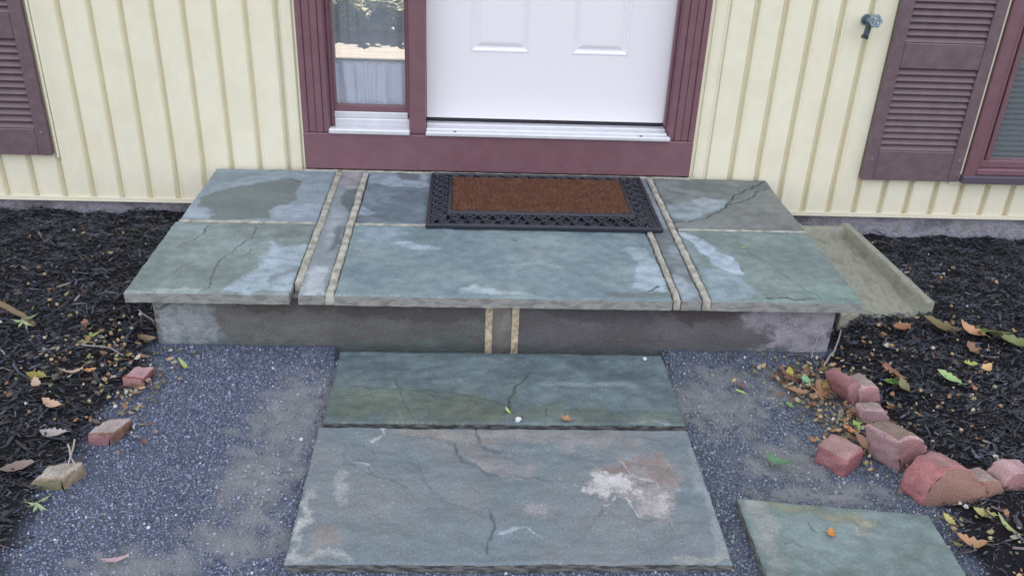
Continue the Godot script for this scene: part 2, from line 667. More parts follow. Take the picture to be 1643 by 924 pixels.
func leaf_mesh(kind: String, size: float, sd: int, curl: float) -> ArrayMesh:
	rng.seed = sd * 17 + 3
	var st := begin()
	st.set_smooth_group(0)
	if kind == "maple":
		var lob := [0.0, 1.0, 0.45, 0.62, 0.92, 0.44, 1.25, 0.78, 0.40, 1.75, 0.55, 0.3, 2.45, 0.36, 0.2]
		var ring := []
		var spots := [[0.0, 1.0], [0.16, 0.80], [0.30, 0.78], [0.46, 0.42], [0.72, 0.72], [0.92, 0.98], [1.08, 0.72], [1.28, 0.44], [1.55, 0.58], [1.86, 0.72], [2.0, 0.5], [2.35, 0.30], [2.75, 0.36], [3.05, 0.10]]
		for s in spots: ring.append([s[0], s[1]])
		for i in range(spots.size() - 1, 0, -1): ring.append([-spots[i][0], spots[i][1]])
		var pts := []
		for r in ring:
			var rr: float = r[1] * size * rng.randf_range(0.9, 1.08)
			var x := sin(r[0]) * rr
			var z := -cos(r[0]) * rr
			pts.append(Vector3(x, curl * size * (r[1] * r[1]) * (0.5 + 0.8 * nb.get_noise_2d(x * 60.0 + sd, z * 60.0)) + 0.10 * size * sin(r[0] * 5.0 + sd), z))
		for i in pts.size():
			var j := (i + 1) % pts.size()
			var a: Vector3 = pts[i] * 0.5 + Vector3(0, 0.03 * size, 0)
			var b: Vector3 = pts[j] * 0.5 + Vector3(0, 0.03 * size, 0)
			tri(st, Vector3(0, 0.01, 0), a, b, Vector3.UP)
			quad(st, a, pts[i], pts[j], b, Vector3.UP)
		tube(st, [Vector3(0, 0.004, 0), Vector3(0.004, 0.010, size * 0.5), Vector3(0.012, 0.004, size * 0.9)], 0.0012, 0.0009, 4)
	else:
		var n := 9
		var wd := 0.26 if kind == "oval" else 0.12 if kind == "blade" else 0.34
		var rows := []
		for i in n + 1:
			var t := float(i) / n
			var w := wd * size * pow(sin(PI * clampf(t * 0.97 + 0.015, 0, 1)), 0.8) * (1.0 + (0.18 if i % 2 == 0 else -0.1) * (1.0 if kind != "blade" else 0.2))
			if kind == "scrap": w *= rng.randf_range(0.5, 1.2)
			var y := curl * size * (t - 0.5) * (t - 0.5) * 2.5 + rng.randf_range(0, 0.03) * size
			var bend := 0.12 * size * sin(t * 2.5 + sd)
			rows.append([Vector3(bend - w, y + w * (0.45 + curl * 0.5), (t - 0.5) * size), Vector3(bend, y, (t - 0.5) * size), Vector3(bend + w, y + w * (0.35 + curl * rng.randf_range(-0.2, 0.7)), (t - 0.5) * size)])
		for i in n:
			for s in 2:
				quad(st, rows[i][s], rows[i + 1][s], rows[i + 1][s + 1], rows[i][s + 1], Vector3.UP)
		if kind != "scrap":
			tube(st, [rows[n][1], rows[n][1] + Vector3(0.002, 0.003, size * 0.18)], 0.0009, 0.0006, 4)
	st.generate_normals()
	return st.commit()

func leaf(kind: String, p: Array, y: float, size: float, turn: float, c: Color, label: String, group := "", curl := 0.25, tilt := 0.0) -> MeshInstance3D:
	var sd := int(absf(p[0]) * 977.0 + absf(p[1]) * 331.0)
	var yy := y if y > 0.0 else gh(p[0], p[1]) + 0.012
	var o := put(leaf_mesh(kind, size, sd, curl), "fallen_leaf", leaf_mat(c), null, Vector3(p[0], yy, p[1]))
	o.rotation = Vector3(tilt, deg_to_rad(turn), tilt * 0.6)
	tag(o, label, "leaf", group)
	return o

func twig(p: Array, r0: float, r1: float, c: Color, label: String, side: Array = [], called := "twig", cat := "twig") -> void:
	var st := begin()
	var pts := []
	for i in range(0, p.size(), 3): pts.append(Vector3(p[i], p[i + 1], p[i + 2]))
	var o0: Vector3 = pts[0]
	var loc := []
	for i in pts.size() - 1:   # subdivide with a little wander
		for k in 3:
			var q: Vector3 = pts[i].lerp(pts[i + 1], k / 3.0)
			loc.append(q - o0 + Vector3(nb.get_noise_2d(q.x * 60.0, q.z * 60.0), 0, nb.get_noise_2d(q.z * 60.0, q.x * 60.0)) * 0.006)
	loc.append(pts[-1] - o0)
	tube(st, loc, r0, r1, 6)
	if side.size() > 0:
		var b: Vector3 = loc[loc.size() / 2]
		tube(st, [b, b + Vector3(side[0], side[1], side[2]) * 0.6, b + Vector3(side[0], side[1], side[2])], r1, r1 * 0.5, 5)
	var o := put(done(st), called, flat_mat(c, 0.8, 0.4, 0.6, 14.0), null, o0)
	tag(o, label, cat)

# ================================================================ scene
func _ready() -> void:
	var cam := Camera3D.new()
	cam.name = "camera"
	cam.transform = Transform3D(Basis(Vector3(0.998574, 0.037928, 0.037581), Vector3(-0.015864, 0.882816, -0.469451), Vector3(-0.050982, 0.468185, 0.882158)), Vector3(0.0, 1.47802, 3.39984))
	cam.fov = 35.7645
	cam.keep_aspect = Camera3D.KEEP_HEIGHT
	cam.near = 0.05
	cam.far = 300.0
	add_child(cam)
	cam.current = true
	var env := Environment.new()
	env.background_mode = Environment.BG_SKY
	var sky := Sky.new()
	var sm := ProceduralSkyMaterial.new()
	sm.sky_top_color = Color(0.885, 0.91, 0.955)
	sm.sky_horizon_color = Color(0.795, 0.80, 0.82)
	sm.sky_curve = 0.2
	sm.ground_bottom_color = Color(0.20, 0.21, 0.19)
	sm.ground_horizon_color = Color(0.45, 0.46, 0.45)
	sm.sky_energy_multiplier = 1.0
	sky.sky_material = sm
	env.sky = sky
	env.background_energy_multiplier = 1.0
	env.tonemap_mode = Environment.TONE_MAPPER_LINEAR
	env.tonemap_exposure = 2.3
	env.sdfgi_enabled = true
	env.ssao_enabled = true
	env.ssil_enabled = true
	var we := WorldEnvironment.new()
	we.name = "world_environment"
	we.environment = env
	add_child(we)
	# the sun stands behind the house: the whole entrance lies in the shade of the building
	var sun := DirectionalLight3D.new()
	sun.name = "sun"
	sun.light_color = Color(1.0, 0.95, 0.86)
	sun.light_energy = 1.1
	sun.light_angular_distance = 0.5
	sun.shadow_enabled = true
	sun.rotation_degrees = Vector3(-35.0, 180.0 + 6.0, 0.0)
	add_child(sun)

	for n in [na, nb, nc]:
		n.noise_type = FastNoiseLite.TYPE_SIMPLEX_SMOOTH
		n.frequency = 1.0
	na.seed = 3
	nb.seed = 8
	nc.seed = 21
	na.fractal_octaves = 3
	nb.fractal_octaves = 3
	nc.fractal_octaves = 2
	grit = noise_tex(0.06, 5, null, 512, 4)
	grit.as_normal_map = true
	grit.bump_strength = 6.0
	fine = noise_tex(0.02, 9, null, 256, 3)
	fine.as_normal_map = true
	fine.bump_strength = 6.0
	rng.seed = 77
	brick_grain = noise_tex(0.05, 71, ramp([Color(0.78, 0.76, 0.76), Color(0.92, 0.91, 0.91), Color(1, 1, 1)], [0.22, 0.5, 0.75]), 512, 5)

	build_house()
	build_landing()
	build_slabs()
	build_ground()
	build_objects()
	build_litter()

# ---------------------------------------------------------------- house
func build_house() -> void:
	var house := thing("house", Vector3(0.2, 0.0, 0.0), "cream house front with vertical siding, mauve trim, white entry door and louvered shutters", "house")
	var cream_t := noise_tex(0.006, 31, ramp([ph(224, 217, 194, KV), ph(228, 221, 198, KV), ph(225, 219, 198, KV), ph(230, 223, 200, KV)], [0.25, 0.45, 0.58, 0.8]), 512, 5)
	var cream := tex_mat(cream_t, Vector3.ONE * 1.3, 0.45, 0.03)
	var mauve_t := noise_tex(0.02, 33, ramp([ph(113, 80, 88, KV), ph(116, 83, 91, KV), ph(119, 86, 94, KV)], [0.25, 0.5, 0.78]), 512, 5)
	var mauve := tex_mat(mauve_t, Vector3.ONE * 1.1, 0.48, 0.06)
	var shut_t := noise_tex(0.02, 34, ramp([ph(100, 82, 88, KV), ph(104, 86, 92, KV), ph(110, 92, 98, KV)], [0.25, 0.5, 0.78]), 512, 5)
	var shut := tex_mat(shut_t, Vector3.ONE * 1.3, 0.5, 0.08)
	var white := flat_mat(ph(227, 223, 228, KV), 0.42, 0.5, 0.05, 3.0)
	var alu_t := noise_tex(0.03, 35, ramp([ph(204, 204, 209, KV), ph(208, 208, 213, KV), ph(212, 212, 217, KV)], [0.25, 0.5, 0.75]), 256, 4)
	var alu := tex_mat(alu_t, Vector3.ONE * 2.0, 0.38, 0.04)
	alu.metallic = 0.25
	var black := flat_mat(ph(34, 32, 42, KV), 0.7)
	var conc_t := noise_tex(0.012, 36, ramp([ph(112, 110, 116, 1.2), ph(136, 132, 142, 1.2), ph(150, 145, 156, 1.2), ph(128, 128, 128, 1.2)], [0.2, 0.45, 0.62, 0.85]), 512, 6)
	var conc := tex_mat(conc_t, Vector3.ONE * 1.6, 0.85, 0.6)
	var plaster := flat_mat(Color(0.62, 0.62, 0.6), 0.9)

	# ---- the building itself
	box("foundation", Vector3(-3.2, -0.4, -0.16), Vector3(3.6, 0.040, -0.022), conc, house, 0.002)
	var ply := flat_mat(Color(0.55, 0.5, 0.4), 0.9)
	for w in [[-3.2, -0.600, 0.042, 5.4], [0.850, 2.112, 0.042, 5.4], [2.900, 3.6, 0.042, 5.4], [-0.599, 0.849, 2.55, 5.4], [2.113, 2.899, 0.042, 0.272], [2.113, 2.899, 1.72, 5.4], [-0.599, 0.849, 0.042, 0.33]]:
		box("wall", Vector3(w[0], w[2], -0.155), Vector3(w[1], w[3], -0.0270), ply, house, 0.001)
	box("wall", Vector3(-3.2, -0.4, -3.70), Vector3(-3.04, 5.4, -0.162), plaster, house, 0.001)
	box("wall", Vector3(3.44, -0.4, -3.70), Vector3(3.6, 5.4, -0.162), plaster, house, 0.001)
	for w in [[-3.038, 3.438, -0.4, 1.12], [-3.038, 3.438, 2.25, 5.4], [-3.038, -1.18, 1.122, 2.248], [0.32, 3.438, 1.122, 2.248]]:
		box("wall", Vector3(w[0], w[2], -3.66), Vector3(w[1], w[3], -3.50), plaster, house, 0.001)
	box("roof", Vector3(-3.35, 5.402, -3.8), Vector3(3.75, 5.6, 0.12), flat_mat(Color(0.25, 0.24, 0.24), 0.9), house, 0.004)
	box("ceiling", Vector3(-3.036, 2.75, -3.498), Vector3(3.436, 2.85, -0.157), plaster, house, 0.001)
	var wood_t := noise_tex(0.02, 38, ramp([Color(0.74, 0.71, 0.70), Color(0.77, 0.74, 0.73), Color(0.80, 0.77, 0.76)], [0.3, 0.5, 0.7]), 256, 4)
	box("floor", Vector3(-3.036, 0.30, -3.498), Vector3(3.436, 0.392, -0.157), tex_mat(wood_t, Vector3(0.6, 1, 3.0), 0.75, 0.0), house, 0.001)
	var bw := group_node("added_back_window", house)  # unseen window, added and sized so the sun lights a floor patch
	var bf := begin()
	bx(bf, Vector3(-1.179, 1.123, -3.62), Vector3(-1.14, 2.247, -3.54))
	bx(bf, Vector3(0.28, 1.123, -3.62), Vector3(0.319, 2.247, -3.54))
	bx(bf, Vector3(-1.139, 1.123, -3.62), Vector3(0.279, 1.16, -3.54))
	bx(bf, Vector3(-1.139, 2.21, -3.62), Vector3(0.279, 2.247, -3.54))
	put(done(bf), "frame", flat_mat(Color(0.8, 0.8, 0.8), 0.5), bw)

	# ---- vertical siding, each board its own piece
	var board_at := func(x: float, p: float, y0: float, y1: float) -> void:
		var key := "board%.4f %.2f" % [p, y1 - y0]
		if not mats.has(key):
			var prof := [Vector2(0.0, -0.0250), Vector2(0.0006, -0.002), Vector2(0.0022, 0.0018), Vector2(0.0050, 0.0032), Vector2(0.0082, 0.0024), Vector2(0.0104, 0.0003), Vector2(0.0124, 0.0), Vector2(p - 0.0250, 0.0), Vector2(p - 0.0222, -0.0026), Vector2(p - 0.0110, -0.0232), Vector2(p - 0.0001, -0.0250)]
			if p < 0.09: prof = [Vector2(0.0, -0.0190), Vector2(0.0006, -0.002), Vector2(0.0022, 0.0016), Vector2(0.0048, 0.0028), Vector2(0.0085, 0.0), Vector2(p - 0.016, 0.0), Vector2(p - 0.010, -0.008), Vector2(p - 0.0005, -0.008)]
			var st := begin()
			for i in prof.size() - 1:
				var a: Vector2 = prof[i]
				var b: Vector2 = prof[i + 1]
				var o := Vector3(-(b.y - a.y), 0, b.x - a.x)
				quad(st, Vector3(a.x, 0, a.y), Vector3(b.x, 0, b.y), Vector3(b.x, y1 - y0, b.y), Vector3(a.x, y1 - y0, a.y), o)
			for i in range(1, prof.size() - 1):
				tri(st, Vector3(prof[0].x, 0, prof[0].y), Vector3(prof[i].x, 0, prof[i].y), Vector3(prof[i + 1].x, 0, prof[i + 1].y), Vector3.DOWN)
			mats[key] = done(st)
		put(mats[key], "siding_board", cream, house, Vector3(x, y0, 0.0))
	for k in 22:
		board_at.call(-0.7062 - 0.1122 * (k + 1), 0.1122, 0.048, 5.4)
	board_at.call(-0.7062, 0.0585, 0.048, 5.4)
	board_at.call(0.896, 0.076, 0.048, 5.4)
	for k in 24:
		var x := 0.9720 + 0.1093 * k
		if x + 0.1093 > 2.112 and x < 2.90:
			board_at.call(x, 0.1093, 0.048, 0.225)
			board_at.call(x, 0.1093, 1.74, 5.4)
		else:
			board_at.call(x, 0.1093, 0.048, 5.4)
	for k in 13:
		board_at.call(-0.6475 + 0.11865 * k, 0.11865, 2.57, 5.4)
	# starter channel along the bottom of the siding
	for e in [[-3.2, -0.66], [0.905, 3.6]]:
		var st := begin()
		bx(st, Vector3(e[0], 0.0415, -0.0260), Vector3(e[1], 0.0475, 0.0075), 0.001)
		bx(st, Vector3(e[0], 0.0478, 0.0042), Vector3(e[1], 0.0605, 0.0072), 0.001)
		put(done(st), "starter_strip", cream, house)
	# corner trims beside the door casing and under the right window
	box("trim_strip", Vector3(-0.6515, 0.205, 0.0022), Vector3(-0.6445, 2.57, 0.012), cream, house, 0.002)
	box("trim_strip", Vector3(0.8935, 0.205, 0.0022), Vector3(0.9005, 2.57, 0.012), cream, house, 0.002)
	box("trim_strip", Vector3(0.914, 0.205, 0.0022), Vector3(0.922, 2.57, 0.008), cream, house, 0.002)
	box("trim_strip", Vector3(1.985, 0.200, 0.0022), Vector3(3.05, 0.213, 0.016), cream, house, 0.002)
	box("trim_strip", Vector3(2.016, 0.214, 0.0022), Vector3(2.027, 1.76, 0.018), cream, house, 0.002)
	box("trim_strip", Vector3(-1.612, 0.225, 0.0022), Vector3(-1.603, 1.9, 0.010), cream, house, 0.002)

	# ---- door frame
	var fr := group_node("door_frame", house)
	box("kickboard", Vector3(-0.6440, 0.212, -0.0115), Vector3(0.8930, 0.3575, 0.0320), mauve, fr, 0.003)
	for s in [[-0.6440, -0.5440, 1.0], [0.8930, 0.7900, -1.0]]:
		var st := begin()
		var x: float = s[0]
		var d: float = s[2]
		for b in [[0.0, 0.022, 0.0290], [0.0222, 0.052, 0.0225], [0.0522, 0.078, 0.0255], [0.0782, 0.0995, 0.0200]]:
			bx(st, Vector3(minf(x + d * b[0], x + d * b[1]), 0.3578, -0.0115), Vector3(maxf(x + d * b[0], x + d * b[1]), 2.56, b[2]), 0.003)
		put(done(st), "casing", mauve, fr)
	box("casing", Vector3(-0.6440, 2.5605, -0.0115), Vector3(0.8930, 2.66, 0.028), mauve, fr, 0.004)
	var jl := begin()
	bx(jl, Vector3(-0.5985, 0.3578, -0.1550), Vector3(-0.5435, 2.55, -0.0118), 0.003)
	bx(jl, Vector3(-0.5432, 0.3578, -0.1550), Vector3(-0.5290, 2.55, -0.0300), 0.003)
	put(done(jl), "jamb", mauve, fr)
	var jr := begin()
	bx(jr, Vector3(0.7895, 0.3578, -0.1550), Vector3(0.8485, 2.55, -0.0118), 0.003)
	bx(jr, Vector3(0.7780, 0.4010, -0.0500), Vector3(0.7892, 2.55, -0.0250), 0.003)
	put(done(jr), "jamb", mauve, fr)
	var ps := begin()
	bx(ps, Vector3(-0.2320, 0.3578, -0.1550), Vector3(-0.1700, 2.55, 0.0180), 0.004)
	bx(ps, Vector3(-0.2395, 0.4300, -0.0600), Vector3(-0.2323, 2.55, 0.0040), 0.002)
	put(done(ps), "mullion", mauve, fr)
	box("head_jamb", Vector3(-0.5430, 2.47, -0.1550), Vector3(0.789, 2.5495, -0.0120), mauve, fr, 0.003)
	# threshold: aluminium, with a dark gap under the door
	var th := group_node("threshold", fr)
	var ts := begin()
	bx(ts, Vector3(-0.1690, 0.3590, 0.0120), Vector3(0.7960, 0.3760, 0.0430), 0.004)
	bx(ts, Vector3(-0.1690, 0.3590, -0.0300), Vector3(0.7885, 0.3815, 0.0118), 0.004)
	bx(ts, Vector3(-0.1690, 0.3590, -0.1500), Vector3(0.7885, 0.3880, -0.0302), 0.003)
	put(done(ts), "sill_plate", alu, th)
	for x in [-0.055, 0.680]:
		var sc := begin()
		bx(sc, Vector3(x - 0.006, 0.3755, 0.0240), Vector3(x + 0.006, 0.3775, 0.0330), 0.001)
		put(done(sc), "screw", flat_mat(Color(0.2, 0.19, 0.2), 0.5), th)

	# ---- door leaf with six raised panels
	var door := group_node("entry_door", house)
	var dx := [-0.1680, 0.0030, 0.2270, 0.3930, 0.6120, 0.7875]
	var dy := [0.4050, 0.6680, 1.1300, 1.2900, 1.9300, 2.0400, 2.3100, 2.4650]
	var lf := begin()
	var zd := -0.0600
	for i in 5:
		for j in 7:
			if i % 2 == 1 and j % 2 == 1: continue
			quad(lf, Vector3(dx[i], dy[j], zd), Vector3(dx[i + 1], dy[j], zd), Vector3(dx[i + 1], dy[j + 1], zd), Vector3(dx[i], dy[j + 1], zd), Vector3.BACK)
	var lo := Vector3(dx[0], dy[0], zd - 0.044)
	var hi := Vector3(dx[5], dy[7], zd)
	quad(lf, Vector3(lo.x, lo.y, lo.z), Vector3(hi.x, lo.y, lo.z), Vector3(hi.x, hi.y, lo.z), Vector3(lo.x, hi.y, lo.z), Vector3.FORWARD)
	quad(lf, Vector3(lo.x, lo.y, lo.z), Vector3(hi.x, lo.y, lo.z), Vector3(hi.x, lo.y, hi.z), Vector3(lo.x, lo.y, hi.z), Vector3.DOWN)
	quad(lf, Vector3(lo.x, hi.y, lo.z), Vector3(hi.x, hi.y, lo.z), Vector3(hi.x, hi.y, hi.z), Vector3(lo.x, hi.y, hi.z), Vector3.UP)
	quad(lf, Vector3(lo.x, lo.y, lo.z), Vector3(lo.x, hi.y, lo.z), Vector3(lo.x, hi.y, hi.z), Vector3(lo.x, lo.y, hi.z), Vector3.LEFT)
	quad(lf, Vector3(hi.x, lo.y, lo.z), Vector3(hi.x, hi.y, lo.z), Vector3(hi.x, hi.y, hi.z), Vector3(hi.x, lo.y, hi.z), Vector3.RIGHT)
	put(done(lf), "door_leaf", white, door)
	for i in [1, 3]:
		for j in [1, 3, 5]:
			var st := begin()
			var prev := []
			for r in [[0.0, 0.0], [0.003, 0.0022], [0.008, 0.0016], [0.013, -0.0075], [0.019, -0.0085], [0.034, -0.0020], [0.040, -0.0010]]:
				var a: float = r[0]
				var z: float = zd + r[1]
				var cur := [Vector3(dx[i] + a, dy[j] + a, z), Vector3(dx[i + 1] - a, dy[j] + a, z), Vector3(dx[i + 1] - a, dy[j + 1] - a, z), Vector3(dx[i] + a, dy[j + 1] - a, z)]
				if prev.size():
					for k in 4:
						quad(st, prev[k], prev[(k + 1) % 4], cur[(k + 1) % 4], cur[k], Vector3.BACK)
				prev = cur
			quad(st, prev[0], prev[1], prev[2], prev[3], Vector3.BACK)
			put(done(st), "door_panel", white, door)
	box("door_sweep", Vector3(-0.1680, 0.3885, -0.1000), Vector3(0.7775, 0.4045, -0.0640), black, door, 0.002)

	# ---- sidelight
	var sl := group_node("sidelight", house)
	var ss := begin()
	bx(ss, Vector3(-0.5288, 0.4280, -0.0600), Vector3(-0.2400, 0.4540, -0.0330), 0.003)
	bx(ss, Vector3(-0.5288, 0.4542, -0.0600), Vector3(-0.5190, 2.46, -0.0330), 0.003)
	bx(ss, Vector3(-0.2500, 0.4542, -0.0600), Vector3(-0.2400, 2.46, -0.0330), 0.003)
	put(done(ss), "sash", mauve, sl)
	var glass := StandardMaterial3D.new()
	glass.transparency = BaseMaterial3D.TRANSPARENCY_ALPHA
	glass.albedo_color = Color(0.92, 0.96, 1.0, 0.06)
	glass.roughness = 0.02
	box("pane", Vector3(-0.5188, 0.4545, -0.0500), Vector3(-0.2502, 2.46, -0.0460), glass, sl, 0.0005)
	var ls := begin()
	bx(ls, Vector3(-0.5288, 0.3580, -0.0600), Vector3(-0.2325, 0.4020, -0.0260), 0.004)
	bx(ls, Vector3(-0.5288, 0.4022, -0.0600), Vector3(-0.2402, 0.4278, -0.0300), 0.003)
	bx(ls, Vector3(-0.5430, 0.3580, -0.0258), Vector3(-0.2325, 0.3700, 0.0120), 0.003)
	bx(ls, Vector3(-0.5440, 0.3580, 0.0122), Vector3(-0.2300, 0.3790, 0.0420), 0.005)
	put(done(ls), "sill", alu, sl)

	# ---- shutters
	var shutter := func(x0: float, x1: float, y0: float, rail0: float, lou0: float, lou1: float) -> void:
		var s := group_node("shutter", house)
		var fst := begin()
		var w := 0.046
		bx(fst, Vector3(x0, y0, 0.0022), Vector3(x0 + w, 1.72, 0.030), 0.003)
		bx(fst, Vector3(x1 - w, y0, 0.0022), Vector3(x1, 1.72, 0.030), 0.003)
		bx(fst, Vector3(x0 + w + 0.0002, y0, 0.0022), Vector3(x1 - w - 0.0002, lou0, 0.0285), 0.003)
		bx(fst, Vector3(x0 + w + 0.0002, rail0, 0.0022), Vector3(x1 - w - 0.0002, lou1, 0.0285), 0.003)
		bx(fst, Vector3(x0 + w + 0.0002, 1.60, 0.0022), Vector3(x1 - w - 0.0002, 1.72, 0.0285), 0.003)
		bx(fst, Vector3(x0 + w + 0.0002, lou0 + 0.0002, 0.0022), Vector3(x1 - w - 0.0002, rail0 - 0.0002, 0.0050), 0.001)
		bx(fst, Vector3(x0 + w + 0.0002, lou1 + 0.0002, 0.0022), Vector3(x1 - w - 0.0002, 1.5998, 0.0050), 0.001)
		put(done(fst), "frame", shut, s)
		var sp := 0.0248
		var lst := begin()
		var a := Vector3(x0 + w + 0.0005, 0, 0)
		var lx := x1 - x0 - 2.0 * w - 0.001
		# one louvre: slopes down and out
		for q in [[Vector3(0, 0.0230, 0.0090), Vector3(0, 0.0010, 0.0260)], [Vector3(0, 0.0010, 0.0260), Vector3(0, -0.0020, 0.0250)], [Vector3(0, -0.0020, 0.0250), Vector3(0, 0.0190, 0.0075)], [Vector3(0, 0.0190, 0.0075), Vector3(0, 0.0230, 0.0090)]]:
			var o := Vector3(0, (q[0] as Vector3).z - (q[1] as Vector3).z, (q[1] as Vector3).y - (q[0] as Vector3).y)
			var mid: Vector3 = (q[0] + q[1]) / 2.0 - Vector3(0, 0.0102, 0.0170)
			quad(lst, q[0], q[1], q[1] + Vector3(lx, 0, 0), q[0] + Vector3(lx, 0, 0), mid)
		var lm := done(lst)
		for band in [[lou0, rail0], [lou1, 1.60]]:
			var n := int((band[1] - band[0]) / sp)
			for k in n:
				put(lm, "louver", shut, s, a + Vector3(0, band[0] + 0.003 + (band[1] - band[0]) * k / n, 0))
		for sx in [x0 + 0.022, x1 - 0.022]:
			var cst := begin()
			bx(cst, Vector3(sx - 0.005, y0 + 0.088, 0.0300), Vector3(sx + 0.005, y0 + 0.098, 0.0325), 0.002)
			put(done(cst), "screw", flat_mat(ph(130, 112, 118, KV), 0.4), s)
	shutter.call(-2.030, -1.620, 0.240, 0.685, 0.345, 0.775)
	shutter.call(1.6070, 2.0130, 0.2150, 0.672, 0.340, 0.770)

	# ---- right window
	var win := group_node("window", house)
	var wf := begin()
	bx(wf, Vector3(2.0290, 0.2250, 0.0022), Vector3(2.0760, 1.76, 0.0340), 0.004)
	bx(wf, Vector3(2.9300, 0.2250, 0.0022), Vector3(2.9800, 1.76, 0.0340), 0.004)
	bx(wf, Vector3(2.0763, 0.2460, 0.0022), Vector3(2.9297, 0.2720, 0.0300), 0.004)
	bx(wf, Vector3(2.0763, 1.70, 0.0022), Vector3(2.9297, 1.76, 0.0340), 0.004)
	bx(wf, Vector3(2.0763, 0.2723, -0.0115), Vector3(2.1000, 1.6998, 0.0200), 0.003)
	bx(wf, Vector3(2.9060, 0.2723, -0.0115), Vector3(2.9297, 1.6998, 0.0200), 0.003)
	put(done(wf), "frame", mauve, win)
	box("sill", Vector3(2.0200, 0.2140, 0.0022), Vector3(2.9900, 0.2458, 0.0480), flat_mat(ph(84, 74, 88, KV), 0.5), win, 0.003)
	var wsx := begin()
	bx(wsx, Vector3(2.1003, 0.2723, -0.0400), Vector3(2.9057, 0.3030, 0.0080), 0.003)
	bx(wsx, Vector3(2.1130, 0.3033, -0.0400), Vector3(2.1350, 1.6998, 0.0080), 0.003)
	bx(wsx, Vector3(2.8850, 0.3033, -0.0400), Vector3(2.8990, 1.6998, 0.0080), 0.003)
	put(done(wsx), "sash", mauve, win)
	box("pane", Vector3(2.1352, 0.3033, -0.0240), Vector3(2.8848, 1.6998, -0.0200), glass, win, 0.0005)
	var slat := begin()
	bx(slat, Vector3(-0.37, -0.001, -0.010), Vector3(0.37, 0.001, 0.010), 0.0005)
	var slm := done(slat)
	for k in 60:
		var o := put(slm, "blind_slat", flat_mat(ph(66, 76, 78, KV), 0.6), win, Vector3(2.51, 0.315 + 0.0225 * k, -0.055))
		o.rotation.x = 0.75

	# ---- outdoor tap
	var tap := group_node("outdoor_tap", house, Vector3(1.492, 0.842, 0.0))
	var tm := flat_mat(ph(92, 110, 118, KV), 0.35, 0.6, 0.3, 30.0)
	tm.metallic = 0.4
	var dark := flat_mat(ph(46, 60, 64, KV), 0.5)
	var b := begin()
	tube(b, [Vector3(1.494, 0.846, 0.0022), Vector3(1.494, 0.846, 0.010)], 0.021, 0.019, 12)
	tube(b, [Vector3(1.494, 0.846, 0.0102), Vector3(1.493, 0.845, 0.045)], 0.011, 0.012, 10)
	tube(b, [Vector3(1.493, 0.845, 0.0455), Vector3(1.496, 0.853, 0.072)], 0.006, 0.005, 8)
	put(done(b), "body", tm, tap)
	var spt := begin()
	tube(spt, [Vector3(1.492, 0.842, 0.034), Vector3(1.487, 0.828, 0.050), Vector3(1.481, 0.812, 0.060), Vector3(1.477, 0.798, 0.063)], 0.0105, 0.0110, 10)
	tube(spt, [Vector3(1.4765, 0.7975, 0.063), Vector3(1.474, 0.788, 0.063)], 0.0135, 0.0135, 12)
	put(done(spt), "spout", dark, tap)
	var hw := begin()
	var wheel := []
	for k in 17:
		var t := TAU * k / 16.0
		var rr := 0.021 + 0.0035 * cos(t * 6.0)
		wheel.append(Vector3(1.497 + cos(t) * rr, 0.856 + sin(t) * rr * 0.9, 0.076 - sin(t) * rr * 0.4))
	tube(hw, wheel, 0.0048, 0.0048, 6)
	for k in 3:
		var t := TAU * k / 6.0
		tube(hw, [Vector3(1.497 + cos(t) * 0.021, 0.856 + sin(t) * 0.019, 0.076 - sin(t) * 0.008), Vector3(1.497 - cos(t) * 0.021, 0.856 - sin(t) * 0.019, 0.076 + sin(t) * 0.008)], 0.0042, 0.0042, 5)
	put(done(hw), "handle", flat_mat(ph(112, 128, 140, KV), 0.35, 0.6, 0.3, 30.0), tap)

	# ---- behind the sidelight: a half curtain, and made-up plants for the foliage seen in the glass
	var cloth := StandardMaterial3D.new()
	cloth.albedo_color = ph(206, 212, 228, 1.0)
	cloth.roughness = 0.9
	cloth.backlight_enabled = true
	cloth.backlight = Color(0.35, 0.36, 0.4)
	var pos := PackedVector3Array()
	var uv := PackedVector2Array()
	for j in 12:
		for i in 110:
			var u := i / 109.0
			var v := j / 11.0
			var x := lerpf(-0.545, -0.225, u)
			var y := lerpf(0.415, 0.603, v)
			var z := -0.105 + 0.008 * sin(x * 150.0 + 2.0 * sin(x * 31.0)) * (1.0 - v * 0.35) + 0.005 * nb.get_noise_2d(x * 30.0, y * 8.0)
			pos.append(Vector3(x, y + 0.002 * sin(x * 150.0), z))
			uv.append(Vector2(u, v))
	var cur := thing("half_curtain", Vector3(-0.385, 0.415, -0.105), "pale blue grey curtain behind the sidelight, denser below, with a sheer added above as haze", "curtain")
	put(grid(110, 12, pos, Vector3.BACK, uv), "cloth", cloth, cur)
	pos = PackedVector3Array()
	for j in 12:
		for q in 90:
			var x := lerpf(-0.545, -0.225, q / 89.0)
			var y := lerpf(0.604, 2.42, j / 11.0)
			pos.append(Vector3(x, y, -0.112 + 0.007 * sin(x * 120.0 + 2.0 * sin(x * 27.0)) + 0.004 * nb.get_noise_2d(x * 30.0, y * 3.0)))
	var haze_veil := StandardMaterial3D.new()  # full-width sheer added to haze the foliage behind to mid grey
	haze_veil.transparency = BaseMaterial3D.TRANSPARENCY_ALPHA
	haze_veil.albedo_color = Color(0.84, 0.88, 0.95, 0.24)
	haze_veil.roughness = 0.95
	haze_veil.cull_mode = BaseMaterial3D.CULL_DISABLED
	put(grid(90, 12, pos, Vector3.BACK), "sheer", haze_veil, cur)
	var rod := begin()
	tube(rod, [Vector3(-0.56, 0.603, -0.108), Vector3(-0.21, 0.603, -0.108)], 0.004, 0.004, 8)
	put(done(rod), "rod", flat_mat(Color(0.7, 0.7, 0.72), 0.4), cur)
	var i := 0
